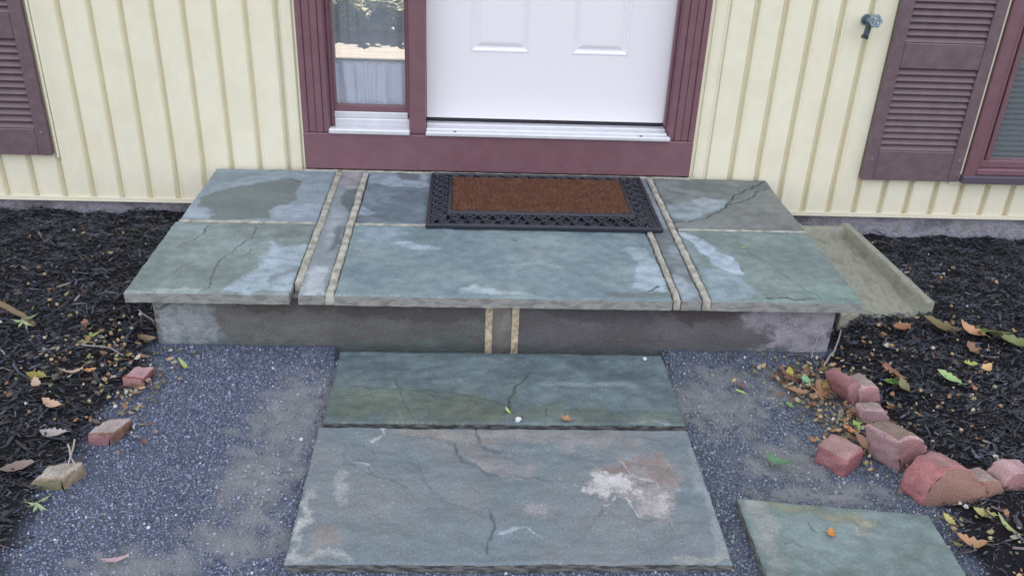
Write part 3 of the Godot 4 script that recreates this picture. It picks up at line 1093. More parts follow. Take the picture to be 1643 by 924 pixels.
	for s in [[-0.78, -1.70, 0.22, "leafy plant added for the foliage in the pane, behind the left edge of the sidelight"], [-0.56, -1.66, 0.19, "leafy plant added for the foliage in the pane, behind the middle of the sidelight"], [-0.66, -2.02, 0.34, "taller leafy plant added for the foliage in the pane, behind the two smaller ones"], [-0.38, -1.70, 0.22, "leafy plant added for the foliage in the pane, nearest the door side of the sidelight"]]:
		i += 1
		rng.seed = 400 + i
		var pl := thing("added_plant", Vector3(s[0], 0.392, s[1]), s[3], "houseplant", "added plants behind the sidelight")
		var base := Vector3(s[0], 0.392, s[1])
		var pst := begin()
		tube(pst, [base + Vector3(0, 0.001, 0), base + Vector3(0, 0.05, 0)], 0.045, 0.055, 14)
		put(done(pst), "pot", flat_mat(Color(0.5, 0.36, 0.28), 0.8), pl)
		var stm := begin()
		var lvs := begin()
		lvs.set_smooth_group(0)
		for k in 170:
			var ang := rng.randf() * TAU
			var h: float = s[2] * rng.randf_range(0.08, 1.0)
			var rad := rng.randf_range(0.05, 0.20)
			var tip := base + Vector3(cos(ang) * rad, 0.01 + h * 0.85, sin(ang) * rad)
			tube(stm, [base + Vector3(0, 0.051, 0), base.lerp(tip, 0.6) + Vector3(0, 0.05, 0), tip], 0.003, 0.0015, 4)
			lvs.append_from(leaf_mesh("oval", rng.randf_range(0.05, 0.09), i * 40 + k, 0.3), 0, Transform3D(Basis.from_euler(Vector3(rng.randf_range(-0.9, 0.6), ang + 1.5, 0)), tip))
			rng.seed = 5000 + i * 100 + k
		put(done(stm), "stem", flat_mat(Color(0.30, 0.36, 0.2), 0.7), pl)
		lvs.generate_normals()
		tag(put(lvs.commit(), "foliage", leaf_mat([Color(0.46, 0.53, 0.40), Color(0.55, 0.60, 0.48)][i % 2], true), pl), "", "", "", "stuff")

# ---------------------------------------------------------------- landing
func build_landing() -> void:
	var L := LAND
	var land := thing("stone_landing", Vector3(0.105, 0.0, 0.53), "bluestone landing in front of the white door, slabs with cream mortar joints", "stone landing")
	var side_t := noise_tex(0.02, 41, ramp([ph(118, 117, 114, KV), ph(136, 135, 132, KV), ph(148, 146, 140, KV), ph(130, 130, 130, KV)], [0.25, 0.45, 0.6, 0.8]), 512, 5)
	var side := tex_mat(side_t, Vector3(1.5, 6.0, 1.5), 0.8, 0.3)
	var gg := c8(120, 132, 130)
	var pale := c8(158, 172, 186)
	var dk := c8(100, 110, 112)
	var crk := c8(66, 72, 76)
	# left pair
	slab("slab", land, -0.992, -0.524, 0.034, 0.537, L, 0.034, {"seed": 1.3, "base": c8(140, 153, 165), "other": c8(128, 141, 149), "side": side, "patches": [
		pt([-0.974, 0.341, -0.940, 0.275, -0.796, 0.182, -0.682, 0.126, -0.646, 0.149, -0.645, 0.258, -0.625, 0.337, -0.650, 0.377, -0.690, 0.410, -0.705, 0.458, -0.685, 0.519, -0.883, 0.533, -0.942, 0.457], c8(104, 114, 114), 0.95, 0.004, 0.010),
		pt([-1.010, 0.424, -0.991, 0.402, -0.916, 0.435, -0.893, 0.492, -0.909, 0.510, -1.002, 0.508], pale, 0.7, 0.008, 0.012),
		pt([-0.698, 0.410, -0.636, 0.383, -0.537, 0.366, -0.486, 0.429, -0.517, 0.498, -0.679, 0.506], pale, 0.6, 0.012, 0.012),
		pt([-0.988, 0.086, -0.819, 0.070, -0.796, 0.094, -0.956, 0.180, -0.972, 0.253], c8(120, 132, 140), 0.8, 0.012, 0.012)],
		"cracks": [ck([-0.687, 0.144, -0.643, 0.151, -0.648, 0.166], 0.006, 0.7, c8(60, 64, 68)), ck([-0.801, 0.069, -0.752, 0.040, -0.712, 0.058], 0.005, 0.5, crk)],
		"ledges": [lg([-0.960, 0.389, -0.940, 0.275, -0.796, 0.182, -0.648, 0.136], 0.0016, 0.05)]})
	slab("slab", land, -1.002, -0.524, 0.553, 1.062, L, 0.036, {"seed": 4.1, "base": c8(120, 133, 131), "other": c8(127, 139, 140), "side": side, "patches": [
		pt([-0.651, 0.687, -0.602, 0.745, -0.510, 0.701, -0.504, 0.832, -0.512, 0.915, -0.504, 1.046, -0.724, 1.049, -0.662, 0.888, -0.650, 0.803], pale, 0.85, 0.010, 0.016),
		pt([-0.641, 0.620, -0.585, 0.579, -0.532, 0.556, -0.520, 0.634, -0.584, 0.675, -0.639, 0.668], c8(108, 118, 120), 0.7, 0.008, 0.012),
		pt([-1.017, 1.049, -0.907, 1.031, -0.796, 1.033, -0.789, 1.059, -1.010, 1.070], c8(168, 176, 178), 0.75, 0.008, 0.01),
		pt([-0.614, 0.981, -0.595, 0.934, -0.525, 0.883, -0.526, 0.915, -0.583, 0.957, -0.595, 1.004], c8(110, 118, 120), 0.6, 0.006, 0.01)],
		"cracks": [ck([-0.878, 0.583, -0.884, 0.650, -0.906, 0.711, -0.934, 0.759], 0.006, 0.75, crk), ck([-0.725, 0.577, -0.714, 0.680, -0.746, 0.746, -0.781, 0.846, -0.775, 0.940, -0.768, 1.035], 0.006, 0.65, c8(78, 80, 78)), ck([-0.858, 0.846, -0.860, 0.879, -0.898, 0.945], 0.004, 0.4, crk), ck([-0.697, 0.761, -0.720, 0.823], 0.004, 0.5, crk)],
		"ledges": [lg([-0.934, 0.759, -0.906, 0.711, -0.884, 0.650, -0.878, 0.583], 0.0022, 0.04), lg([-0.768, 1.035, -0.775, 0.940, -0.781, 0.846, -0.746, 0.746, -0.714, 0.680, -0.725, 0.577], 0.0022, 0.05)]})
	# narrow strip between the two left joints
	slab("slab", land, -0.498, -0.418, 0.034, 1.060, L, 0.036, {"seed": 7.7, "base": c8(136, 146, 152), "other": c8(126, 136, 142), "side": side, "rag": 0.002, "patches": [
		pt([-0.491, 0.023, -0.412, 0.018, -0.414, 0.172, -0.441, 0.246, -0.485, 0.176], c8(160, 154, 156), 0.8, 0.012, 0.014),
		pt([-0.463, 0.247, -0.416, 0.197, -0.411, 0.425, -0.434, 0.437, -0.472, 0.340], c8(96, 102, 106), 0.9, 0.006, 0.012),
		pt([-0.478, 0.396, -0.433, 0.448, -0.442, 0.572, -0.452, 0.724, -0.470, 0.707, -0.487, 0.534], c8(158, 162, 170), 0.7, 0.012, 0.012),
		pt([-0.444, 0.552, -0.418, 0.571, -0.427, 0.741, -0.451, 0.760], c8(94, 102, 106), 0.85, 0.008, 0.012),
		pt([-0.489, 0.881, -0.430, 0.879, -0.427, 1.050, -0.489, 1.053], c8(176, 182, 188), 0.8, 0.012, 0.012)]})
	# centre pair
	slab("slab", land, -0.389, 0.6290, 0.034, 0.537, L, 0.034, {"seed": 9.9, "base": c8(100, 112, 122), "other": c8(112, 124, 134), "side": side, "patches": [
		pt([-0.420, 0.032, -0.160, 0.002, -0.151, 0.193, -0.278, 0.184, -0.362, 0.149, -0.388, 0.165], c8(150, 164, 176), 0.8, 0.008, 0.012),
		pt([-0.288, 0.050, -0.235, 0.012, -0.185, 0.056, -0.200, 0.122, -0.264, 0.125], c8(92, 96, 102), 0.75, 0.008, 0.014),
		pt([-0.414, 0.393, -0.374, 0.380, -0.333, 0.443, -0.348, 0.465, -0.396, 0.478], c8(146, 158, 172), 0.8, 0.008, 0.01)],
		"cracks": [ck([-0.342, 0.306, -0.315, 0.318, -0.286, 0.307], 0.006, 0.6, c8(140, 150, 158))]})
	slab("slab", land, -0.391, 0.6240, 0.553, 1.063, L, 0.036, {"seed": 12.4, "base": c8(118, 135, 143), "other": c8(124, 138, 142), "side": side, "patches": [
		pt([-0.380, 0.549, -0.260, 0.527, -0.224, 0.561, -0.196, 0.619, -0.308, 0.700, -0.357, 0.683], c8(146, 163, 176), 0.7, 0.014, 0.016),
		pt([-0.255, 0.688, -0.192, 0.680, -0.128, 0.707, -0.080, 0.735, -0.088, 0.752, -0.173, 0.741], c8(164, 178, 192), 0.8, 0.008, 0.010),
		pt([0.514, 0.705, 0.578, 0.680, 0.609, 0.734, 0.612, 0.805, 0.629, 0.921, 0.627, 1.008, 0.498, 0.992, 0.548, 0.842, 0.547, 0.772], c8(156, 170, 182), 0.8, 0.008, 0.014),
		pt([-0.024, 1.007, 0.019, 0.982, 0.069, 1.004, 0.176, 1.023, 0.204, 1.039, -0.016, 1.040], c8(170, 180, 188), 0.75, 0.008, 0.010),
		pt([-0.190, 0.619, -0.062, 0.623, -0.092, 0.671, -0.186, 0.685], c8(108, 122, 126), 0.6, 0.010, 0.012),
		pt([0.422, 1.015, 0.620, 1.004, 0.622, 1.034, 0.432, 1.046], c8(104, 112, 110), 0.7, 0.006, 0.010)],
		"cracks": [ck([0.554, 1.006, 0.574, 0.994, 0.591, 0.983], 0.006, 0.8, c8(50, 60, 60)), ck([0.155, 0.653, 0.166, 0.660], 0.006, 0.8, c8(40, 44, 48)), ck([0.026, 0.861, 0.124, 0.844, 0.247, 0.833, 0.306, 0.851], 0.012, 0.35, c8(150, 160, 172))]})
	# narrow strip between the two right joints
	slab("slab", land, 0.6520, 0.7130, 0.034, 1.062, L, 0.036, {"seed": 15.2, "base": c8(110, 118, 122), "other": c8(128, 138, 146), "side": side, "rag": 0.002, "patches": [
		pt([0.633, 0.889, 0.680, 0.884, 0.689, 0.983, 0.691, 1.044, 0.636, 1.046], c8(156, 168, 178), 0.8, 0.012, 0.012),
		pt([0.634, 0.581, 0.684, 0.579, 0.681, 0.785, 0.653, 0.786], c8(102, 110, 112), 0.7, 0.012, 0.012)]})
	# right pair
	slab("slab", land, 0.7430, 1.2080, 0.034, 0.533, L, 0.034, {"seed": 18.6, "base": c8(108, 116, 116), "other": c8(118, 125, 124), "side": side, "patches": [
		pt([0.731, 0.310, 0.813, 0.282, 0.904, 0.242, 0.997, 0.237, 0.973, 0.297, 0.910, 0.368, 0.852, 0.430, 0.737, 0.436, 0.740, 0.377], c8(146, 158, 168), 0.8, 0.008, 0.016),
		pt([0.864, 0.256, 0.913, 0.241, 0.930, 0.288, 0.876, 0.325], c8(160, 158, 168), 0.6, 0.008, 0.012),
		pt([1.004, 0.318, 1.177, 0.129, 1.210, 0.296, 1.219, 0.514, 0.877, 0.509, 0.944, 0.378], c8(120, 122, 120), 0.7, 0.010, 0.014)],
		"cracks": [ck([0.733, 0.479, 0.866, 0.443, 0.963, 0.336, 0.997, 0.272, 1.030, 0.216, 1.092, 0.158, 1.201, 0.045], 0.0075, 0.9, c8(54, 58, 58)), ck([0.973, 0.313, 1.075, 0.256, 1.124, 0.181, 1.207, 0.106], 0.006, 0.8, c8(58, 62, 62))],
		"ledges": [lg([0.733, 0.479, 0.866, 0.443, 0.963, 0.336, 1.030, 0.216, 1.201, 0.045], 0.0035, 0.05)]})
	slab("slab", land, 0.7430, 1.2120, 0.547, 1.062, L, 0.036, {"seed": 21.1, "base": c8(116, 131, 130), "other": c8(122, 136, 134), "side": side, "patches": [
		pt([0.731, 0.561, 0.792, 0.584, 0.836, 0.678, 0.878, 0.768, 0.890, 0.876, 0.865, 0.880, 0.815, 0.832, 0.793, 0.727, 0.764, 0.634], c8(166, 180, 196), 0.9, 0.006, 0.010),
		pt([0.756, 0.851, 0.811, 0.849, 0.876, 0.897, 0.905, 1.007, 0.908, 1.046, 0.725, 1.052, 0.749, 0.981], c8(140, 156, 168), 0.8, 0.012, 0.016),
		pt([0.731, 0.597, 0.760, 0.691, 0.780, 0.850, 0.760, 0.868, 0.732, 0.711], c8(136, 148, 160), 0.7, 0.010, 0.012),
		pt([1.051, 0.971, 1.213, 0.942, 1.217, 1.045, 1.077, 1.047], c8(126, 148, 140), 0.6, 0.012, 0.016)],
		"cracks": [ck([0.929, 0.650, 0.994, 0.808, 1.047, 0.947, 1.083, 1.050], 0.004, 0.5, c8(84, 94, 92)), ck([1.161, 0.587, 1.134, 0.694], 0.005, 0.3, c8(90, 96, 92)), ck([0.890, 0.829, 0.888, 0.863], 0.006, 0.6, c8(70, 80, 84)), ck([0.916, 1.046, 1.070, 1.044], 0.005, 0.8, c8(50, 52, 50))],
		"ledges": [lg([1.083, 1.050, 1.047, 0.947, 0.994, 0.808, 0.929, 0.650], 0.0018, 0.05), lg([0.890, 0.876, 0.878, 0.768, 0.836, 0.678, 0.731, 0.561], 0.0016, 0.04)]})

	# raised mortar joints, one bead each
	var mort_t := noise_tex(0.03, 44, ramp([ph(136, 133, 122, KH), ph(170, 166, 155, KH), ph(192, 189, 180, KH)], [0.2, 0.5, 0.8]), 256, 5)
	var mort := tex_mat(mort_t, Vector3.ONE * 3.0, 0.85, 0.4)
	var bead := func(a: Vector3, b: Vector3, w: float, h: float, sd: float) -> void:
		var n := int(a.distance_to(b) / 0.012) + 2
		var d := (b - a).normalized()
		var s := d.cross(Vector3.UP).normalized()
		var pp := PackedVector3Array()
		for q in n:
			var c := a.lerp(b, float(q) / (n - 1))
			var wob := nb.get_noise_2d(c.x * 30.0 + sd, c.z * 30.0)
			var ww := w * (1.0 + 0.12 * wob)
			var hh := h * (1.0 + 0.28 * nb.get_noise_2d(c.x * 22.0 + sd + 9.0, c.z * 22.0))
			c += s * nb.get_noise_2d(c.x * 11.0 + sd, c.z * 11.0) * 0.0025
			if q == n - 1:
				for e in [-0.55, -0.5, -0.42, -0.2, 0.0, 0.2, 0.42, 0.5, 0.55]: pp.append(c + s * ww * e + d * 0.003 + Vector3(0, -0.001, 0))
				for e in [-0.55, -0.5, -0.42, -0.2, 0.0, 0.2, 0.42, 0.5, 0.55]: pp.append(c + s * ww * e + d * 0.003 + Vector3(0, -0.034, 0))
				continue
			for e in [[-0.55, -0.034], [-0.5, -0.002], [-0.42, 0.5], [-0.2, 0.95], [0.0, 1.05], [0.2, 0.95], [0.42, 0.5], [0.5, -0.002], [0.55, -0.034]]:
				var y: float = e[1] * hh if e[1] > 0.0 else e[1]
				pp.append(c + s * ww * e[0] + Vector3(0, y + 0.0012 * nb.get_noise_2d(c.x * 90.0, c.z * 90.0 + e[0]), 0))
		put(grid(9, n + 1, pp, Vector3.UP + d * 0.4), "mortar_joint", mort, land)
	bead.call(Vector3(-0.5100, L, 0.036), Vector3(-0.5080, L, 0.985), 0.024, 0.0045, 1.0)
	bead.call(Vector3(-0.4060, L, 0.036), Vector3(-0.4050, L, 1.060), 0.024, 0.0045, 2.0)
	bead.call(Vector3(0.6400, L, 0.036), Vector3(0.6380, L, 1.060), 0.019, 0.005, 3.0)
	bead.call(Vector3(0.7280, L, 0.036), Vector3(0.7280, L, 1.060), 0.022, 0.005, 4.0)
	bead.call(Vector3(-0.990, L, 0.545), Vector3(-0.5250, L, 0.545), 0.015, 0.0022, 5.0)
	bead.call(Vector3(-0.389, L, 0.545), Vector3(0.627, L, 0.545), 0.013, 0.0022, 6.0)
	bead.call(Vector3(0.7440, L, 0.540), Vector3(1.2080, L, 0.540), 0.013, 0.0022, 7.0)
	bead.call(Vector3(-0.655, L, 0.0335), Vector3(0.900, L, 0.0335), 0.016, 0.004, 8.0)

	# riser stones under the overhang, set between the strip joints
	var rz := 1.018
	var riser := func(x0: float, x1: float, o: Dictionary) -> void:
		var sd: float = o.seed
		var nu := int((x1 - x0) / 0.008) + 1
		var nv := 24
		var pp := PackedVector3Array()
		var uv := PackedVector2Array()
		for j in nv:
			for q in nu:
				var u := float(q) / (nu - 1)
				var v := float(j) / (nv - 1)
				var x := lerpf(x0, x1, u)
				var y := lerpf(L - 0.037, -0.06, v)
				var e := minf(minf(u, 1.0 - u) * (x1 - x0), 0.02) / 0.02
				var st := na.get_noise_2d(x * 4.0 + sd, y * 9.0) * 4.0
				var h := floorf(st) * 0.0012 + smoothstep(0.75, 1.0, st - floorf(st)) * 0.0012 + nb.get_noise_2d(x * 30.0 + sd, y * 30.0) * 0.0012
				pp.append(Vector3(x, y, rz + h - (1.0 - e) * 0.004))
				uv.append(Vector2(u, v))
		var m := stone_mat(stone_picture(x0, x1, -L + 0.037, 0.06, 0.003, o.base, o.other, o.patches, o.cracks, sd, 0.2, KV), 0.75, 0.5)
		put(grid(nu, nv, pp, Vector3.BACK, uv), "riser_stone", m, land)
	# outlines below are (x, depth below the top edge of the picture = -y)
	riser.call(-0.944, 0.060, {"seed": 31.0, "base": c8(106, 105, 103), "other": c8(88, 87, 86), "cracks": [ck([-0.935, -0.125, -0.89, -0.142, -0.82, -0.152, -0.70, -0.158], 0.004, 0.6, c8(60, 62, 62))], "patches": [
		pt([-0.95, -0.17, -0.80, -0.15, -0.76, -0.10, -0.78, -0.04, -0.70, 0.02, -0.95, 0.03], c8(152, 160, 164), 0.75, 0.02, 0.03),
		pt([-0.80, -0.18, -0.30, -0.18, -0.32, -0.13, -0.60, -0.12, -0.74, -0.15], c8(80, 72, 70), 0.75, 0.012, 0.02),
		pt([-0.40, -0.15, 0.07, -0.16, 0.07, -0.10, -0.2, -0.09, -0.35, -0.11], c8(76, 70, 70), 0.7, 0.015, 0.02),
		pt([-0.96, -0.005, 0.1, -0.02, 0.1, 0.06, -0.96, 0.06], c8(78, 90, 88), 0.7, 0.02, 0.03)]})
	riser.call(0.0820, 0.1420, {"seed": 33.0, "base": c8(106, 102, 100), "other": c8(122, 116, 110), "cracks": [], "patches": []})
	riser.call(0.1640, 1.156, {"seed": 35.0, "base": c8(102, 98, 101), "other": c8(84, 81, 83), "cracks": [], "patches": [
		pt([0.80, -0.17, 1.16, -0.18, 1.16, 0.02, 0.92, -0.0, 0.96, -0.07, 0.86, -0.11], c8(160, 154, 164), 0.75, 0.02, 0.03),
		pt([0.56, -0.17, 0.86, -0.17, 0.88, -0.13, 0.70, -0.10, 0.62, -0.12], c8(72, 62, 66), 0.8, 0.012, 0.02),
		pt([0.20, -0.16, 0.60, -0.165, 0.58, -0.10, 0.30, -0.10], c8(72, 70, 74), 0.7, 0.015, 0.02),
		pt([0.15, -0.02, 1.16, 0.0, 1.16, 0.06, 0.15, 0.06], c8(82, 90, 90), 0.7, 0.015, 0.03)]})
	for x in [[0.0600, 0.0820], [0.1420, 0.1640]]:
		var pp := PackedVector3Array()
		for j in 24:
			for q in 5:
				var xx := lerpf(x[0], x[1], q / 4.0)
				var yy := lerpf(L - 0.037, -0.03, j / 23.0)
				pp.append(Vector3(xx, yy, rz + 0.0035 * sin(PI * q / 4.0) - 0.003 + 0.0012 * nb.get_noise_2d(xx * 60.0, yy * 60.0)))
		var jt := noise_tex(0.03, 46, ramp([ph(150, 134, 110, KV), ph(190, 172, 146, KV), ph(208, 194, 172, KV)], [0.2, 0.5, 0.8]), 256, 5)
		put(grid(5, 24, pp, Vector3.BACK), "mortar_joint", tex_mat(jt, Vector3.ONE * 5.0, 0.9, 0.8), land)
	# the masonry body and its two ends
	box("masonry_core", Vector3(-0.936, -0.10, 0.036), Vector3(1.148, L - 0.0365, rz - 0.008), tex_mat(side_t, Vector3(1.2, 2.0, 1.2), 0.85, 0.7), land, 0.004)

# ---------------------------------------------------------------- stepping slabs
func build_slabs() -> void:
	var side_t := noise_tex(0.02, 51, ramp([ph(58, 60, 62, KV), ph(92, 94, 94, KV), ph(120, 118, 112, KV)], [0.25, 0.5, 0.8]), 512, 5)
	var side := tex_mat(side_t, Vector3(2.0, 9.0, 2.0), 0.85, 0.8)
	var o := slab("stepping_slab", null, -0.380, 0.6060, 1.082, 1.440, 0.022, 0.09, {"seed": 51.0, "cell": 0.005, "cleft": 0.0014, "base": c8(86, 101, 106), "other": c8(98, 112, 116), "side": side, "speck": 0.3, "patches": [
		pt([-0.377, 1.268, -0.200, 1.285, -0.053, 1.295, 0.095, 1.337, 0.093, 1.434, -0.368, 1.434], c8(96, 102, 88), 0.7, 0.055, 0.05),
		pt([0.025, 1.348, 0.242, 1.357, 0.429, 1.381, 0.591, 1.372, 0.601, 1.444, 0.025, 1.429], c8(96, 102, 88), 0.7, 0.05, 0.05),
		pt([0.213, 1.242, 0.343, 1.234, 0.510, 1.241, 0.492, 1.258, 0.220, 1.260], c8(126, 138, 146), 0.6, 0.006, 0.008),
		pt([-0.174, 1.232, -0.055, 1.209, -0.047, 1.229, -0.143, 1.254], c8(80, 92, 100), 0.7, 0.006, 0.008)],
		"cracks": [ck([-0.204, 1.232, -0.181, 1.291, -0.174, 1.335, -0.149, 1.390], 0.004, 0.45, c8(58, 64, 58)), ck([0.190, 1.190, 0.160, 1.245, 0.136, 1.292, 0.126, 1.355, 0.111, 1.404], 0.006, 0.55, c8(52, 60, 58)), ck([0.230, 1.372, 0.228, 1.408], 0.005, 0.6, c8(60, 64, 56)), ck([0.450, 1.429, 0.523, 1.425, 0.564, 1.433], 0.005, 0.5, c8(140, 144, 130))],
		"ledges": [lg([0.111, 1.404, 0.126, 1.355, 0.136, 1.292, 0.190, 1.190], 0.005, 0.05), lg([-0.377, 1.268, -0.200, 1.285, -0.053, 1.295, 0.095, 1.337], 0.005, 0.05)]})
	tag(o, "dark green tinged bluestone slab on the ground directly below the landing riser", "stone slab", "bluestone slabs of the path")
	var rust := c8(130, 114, 108)
	var scale := c8(190, 186, 188)
	o = slab("stepping_slab", null, -0.388, 0.6070, 1.456, 1.947, 0.018, 0.07, {"seed": 61.0, "cell": 0.004, "res": 0.002, "cleft": 0.0017, "base": c8(124, 129, 133), "other": c8(104, 114, 121), "side": side, "speck": 0.2, "patches": [
		pt([0.336, 1.611, 0.399, 1.588, 0.456, 1.571, 0.506, 1.560, 0.539, 1.599, 0.547, 1.694, 0.513, 1.728, 0.488, 1.808, 0.419, 1.794, 0.403, 1.740, 0.374, 1.721, 0.345, 1.758, 0.308, 1.686, 0.326, 1.642], c8(148, 140, 140), 0.75, 0.010, 0.024),
		pt([0.357, 1.603, 0.412, 1.592, 0.450, 1.610, 0.393, 1.631, 0.354, 1.627], c8(118, 102, 98), 0.7, 0.008, 0.022),
		pt([0.441, 1.579, 0.498, 1.564, 0.530, 1.610, 0.540, 1.689, 0.505, 1.670, 0.479, 1.631], c8(126, 110, 104), 0.6, 0.010, 0.026),
		pt([0.332, 1.642, 0.380, 1.631, 0.430, 1.651, 0.430, 1.690, 0.382, 1.710, 0.345, 1.747, 0.312, 1.701], scale, 0.85, 0.008, 0.026),
		pt([0.423, 1.690, 0.487, 1.699, 0.497, 1.746, 0.469, 1.792, 0.421, 1.783], c8(176, 168, 168), 0.75, 0.008, 0.026),
		pt([0.032, 1.454, 0.165, 1.464, 0.318, 1.474, 0.485, 1.481, 0.450, 1.526, 0.283, 1.538, 0.176, 1.507, 0.053, 1.508], c8(138, 134, 134), 0.7, 0.014, 0.024),
		pt([-0.187, 1.455, -0.090, 1.452, 0.035, 1.475, 0.090, 1.508, 0.008, 1.511, -0.129, 1.494], c8(140, 132, 128), 0.7, 0.014, 0.024),
		pt([-0.387, 1.715, -0.364, 1.705, -0.356, 1.830, -0.368, 1.880, -0.372, 1.935, -0.381, 1.935, -0.384, 1.838], c8(176, 174, 170), 0.7, 0.010, 0.018),
		pt([-0.340, 1.838, -0.294, 1.830, -0.274, 1.888, -0.323, 1.911, -0.343, 1.888], c8(132, 120, 116), 0.7, 0.016, 0.024),
		pt([-0.385, 1.912, -0.322, 1.913, -0.254, 1.911, -0.241, 1.927, -0.296, 1.936, -0.386, 1.939], c8(166, 164, 162), 0.7, 0.010, 0.018),
		pt([-0.320, 1.638, -0.287, 1.647, -0.273, 1.733, -0.284, 1.769, -0.300, 1.760, -0.303, 1.696], c8(160, 158, 160), 0.6, 0.010, 0.022),
		pt([-0.019, 1.531, 0.028, 1.509, 0.090, 1.541, 0.088, 1.634, 0.022, 1.604, -0.019, 1.563], c8(132, 128, 128), 0.6, 0.010, 0.016),
		pt([0.025, 1.541, 0.105, 1.583, 0.197, 1.613, 0.181, 1.653, 0.129, 1.658, 0.025, 1.614], c8(134, 130, 132), 0.6, 0.012, 0.018),
		pt([0.137, 1.762, 0.224, 1.766, 0.209, 1.793, 0.160, 1.802], c8(148, 140, 140), 0.6, 0.012, 0.020),
		pt([0.607, 1.502, 0.611, 1.609, 0.613, 1.818, 0.613, 1.926, 0.584, 1.934, 0.549, 1.934, 0.584, 1.886, 0.580, 1.746, 0.575, 1.589], c8(136, 140, 144), 0.7, 0.012, 0.016),
		pt([0.480, 1.926, 0.610, 1.924, 0.609, 1.939, 0.489, 1.940], c8(164, 160, 152), 0.6, 0.008, 0.014)],
		"cracks": [ck([0.187, 1.655, 0.239, 1.657, 0.301, 1.687, 0.312, 1.716, 0.345, 1.758, 0.370, 1.724, 0.398, 1.735, 0.415, 1.792, 0.467, 1.803, 0.495, 1.808], 0.0060, 0.77, c8(206, 206, 210)),
			ck([0.399, 1.590, 0.420, 1.631, 0.443, 1.651, 0.481, 1.661, 0.489, 1.685], 0.0050, 0.51, c8(196, 190, 188)), ck([0.410, 1.651, 0.438, 1.680, 0.479, 1.670], 0.0030, 0.34, c8(96, 84, 82)),
			ck([-0.023, 1.515, -0.022, 1.553, 0.002, 1.592, 0.048, 1.624, 0.088, 1.639], 0.0045, 0.46, c8(66, 70, 76)), ck([0.028, 1.452, 0.039, 1.486, 0.042, 1.519, 0.090, 1.546], 0.0045, 0.46, c8(66, 70, 76)),
			ck([-0.165, 1.559, -0.110, 1.595, -0.100, 1.675, -0.053, 1.722, 0.003, 1.759, 0.047, 1.776], 0.0037, 0.34, c8(78, 84, 92)), ck([-0.277, 1.595, -0.243, 1.612], 0.0090, 0.68, c8(190, 192, 194)), ck([-0.242, 1.617, -0.229, 1.647, -0.177, 1.666, -0.136, 1.696], 0.0045, 0.43, c8(74, 80, 86)),
			ck([-0.363, 1.519, -0.261, 1.528, -0.232, 1.555], 0.0045, 0.40, c8(74, 78, 84)), ck([-0.236, 1.512, -0.212, 1.484, -0.218, 1.450], 0.0070, 0.59, c8(186, 182, 180)), ck([-0.311, 1.556, -0.298, 1.587], 0.0037, 0.34, c8(80, 84, 90)),
			ck([0.068, 1.785, 0.067, 1.837, 0.051, 1.911], 0.0045, 0.40, c8(64, 68, 74)), ck([0.065, 1.785, 0.067, 1.837, 0.052, 1.911], 0.0045, 0.40, c8(64, 68, 74)),
			ck([0.082, 1.847, 0.121, 1.841, 0.146, 1.836, 0.183, 1.868], 0.0050, 0.51, c8(170, 172, 178)), ck([0.025, 1.508, 0.106, 1.551, 0.172, 1.582], 0.0045, 0.40, c8(86, 88, 94)), ck([0.194, 1.550, 0.282, 1.549, 0.334, 1.570], 0.0037, 0.34, c8(86, 88, 94)), ck([0.025, 1.614, 0.090, 1.644, 0.187, 1.653], 0.0045, 0.34, c8(86, 88, 94)),
			ck([0.531, 1.533, 0.568, 1.522], 0.0045, 0.34, c8(76, 80, 82)), ck([0.488, 1.792, 0.490, 1.831], 0.0037, 0.34, c8(70, 70, 74)), ck([-0.240, 1.473, -0.212, 1.478, -0.129, 1.491, -0.033, 1.507], 0.0037, 0.29, c8(84, 86, 90))],
		"ledges": [lg([0.495, 1.808, 0.467, 1.803, 0.415, 1.792, 0.398, 1.735, 0.370, 1.724, 0.345, 1.758, 0.312, 1.716, 0.301, 1.687, 0.239, 1.657, 0.187, 1.655], -0.0076, 0.05),
			lg([-0.023, 1.515, -0.022, 1.553, 0.002, 1.592, 0.048, 1.624, 0.088, 1.639], -0.0068, 0.06), lg([0.028, 1.452, 0.039, 1.486, 0.042, 1.519, 0.090, 1.546], -0.0068, 0.05), lg([-0.165, 1.559, -0.110, 1.595, -0.100, 1.675, -0.053, 1.722, 0.047, 1.776], -0.0051, 0.06),
			lg([-0.277, 1.595, -0.229, 1.647, -0.177, 1.666, -0.136, 1.696], -0.0051, 0.05), lg([-0.363, 1.519, -0.261, 1.528, -0.232, 1.555, -0.212, 1.484], -0.0051, 0.04), lg([0.025, 1.508, 0.106, 1.551, 0.172, 1.582], -0.0051, 0.05), lg([0.194, 1.550, 0.282, 1.549, 0.334, 1.570], -0.0051, 0.04), lg([0.082, 1.847, 0.121, 1.841, 0.183, 1.868], -0.0043, 0.03)]})
	tag(o, "large cleft grey bluestone slab with a rusty flaked patch, in the middle of the path", "stone slab", "bluestone slabs of the path")
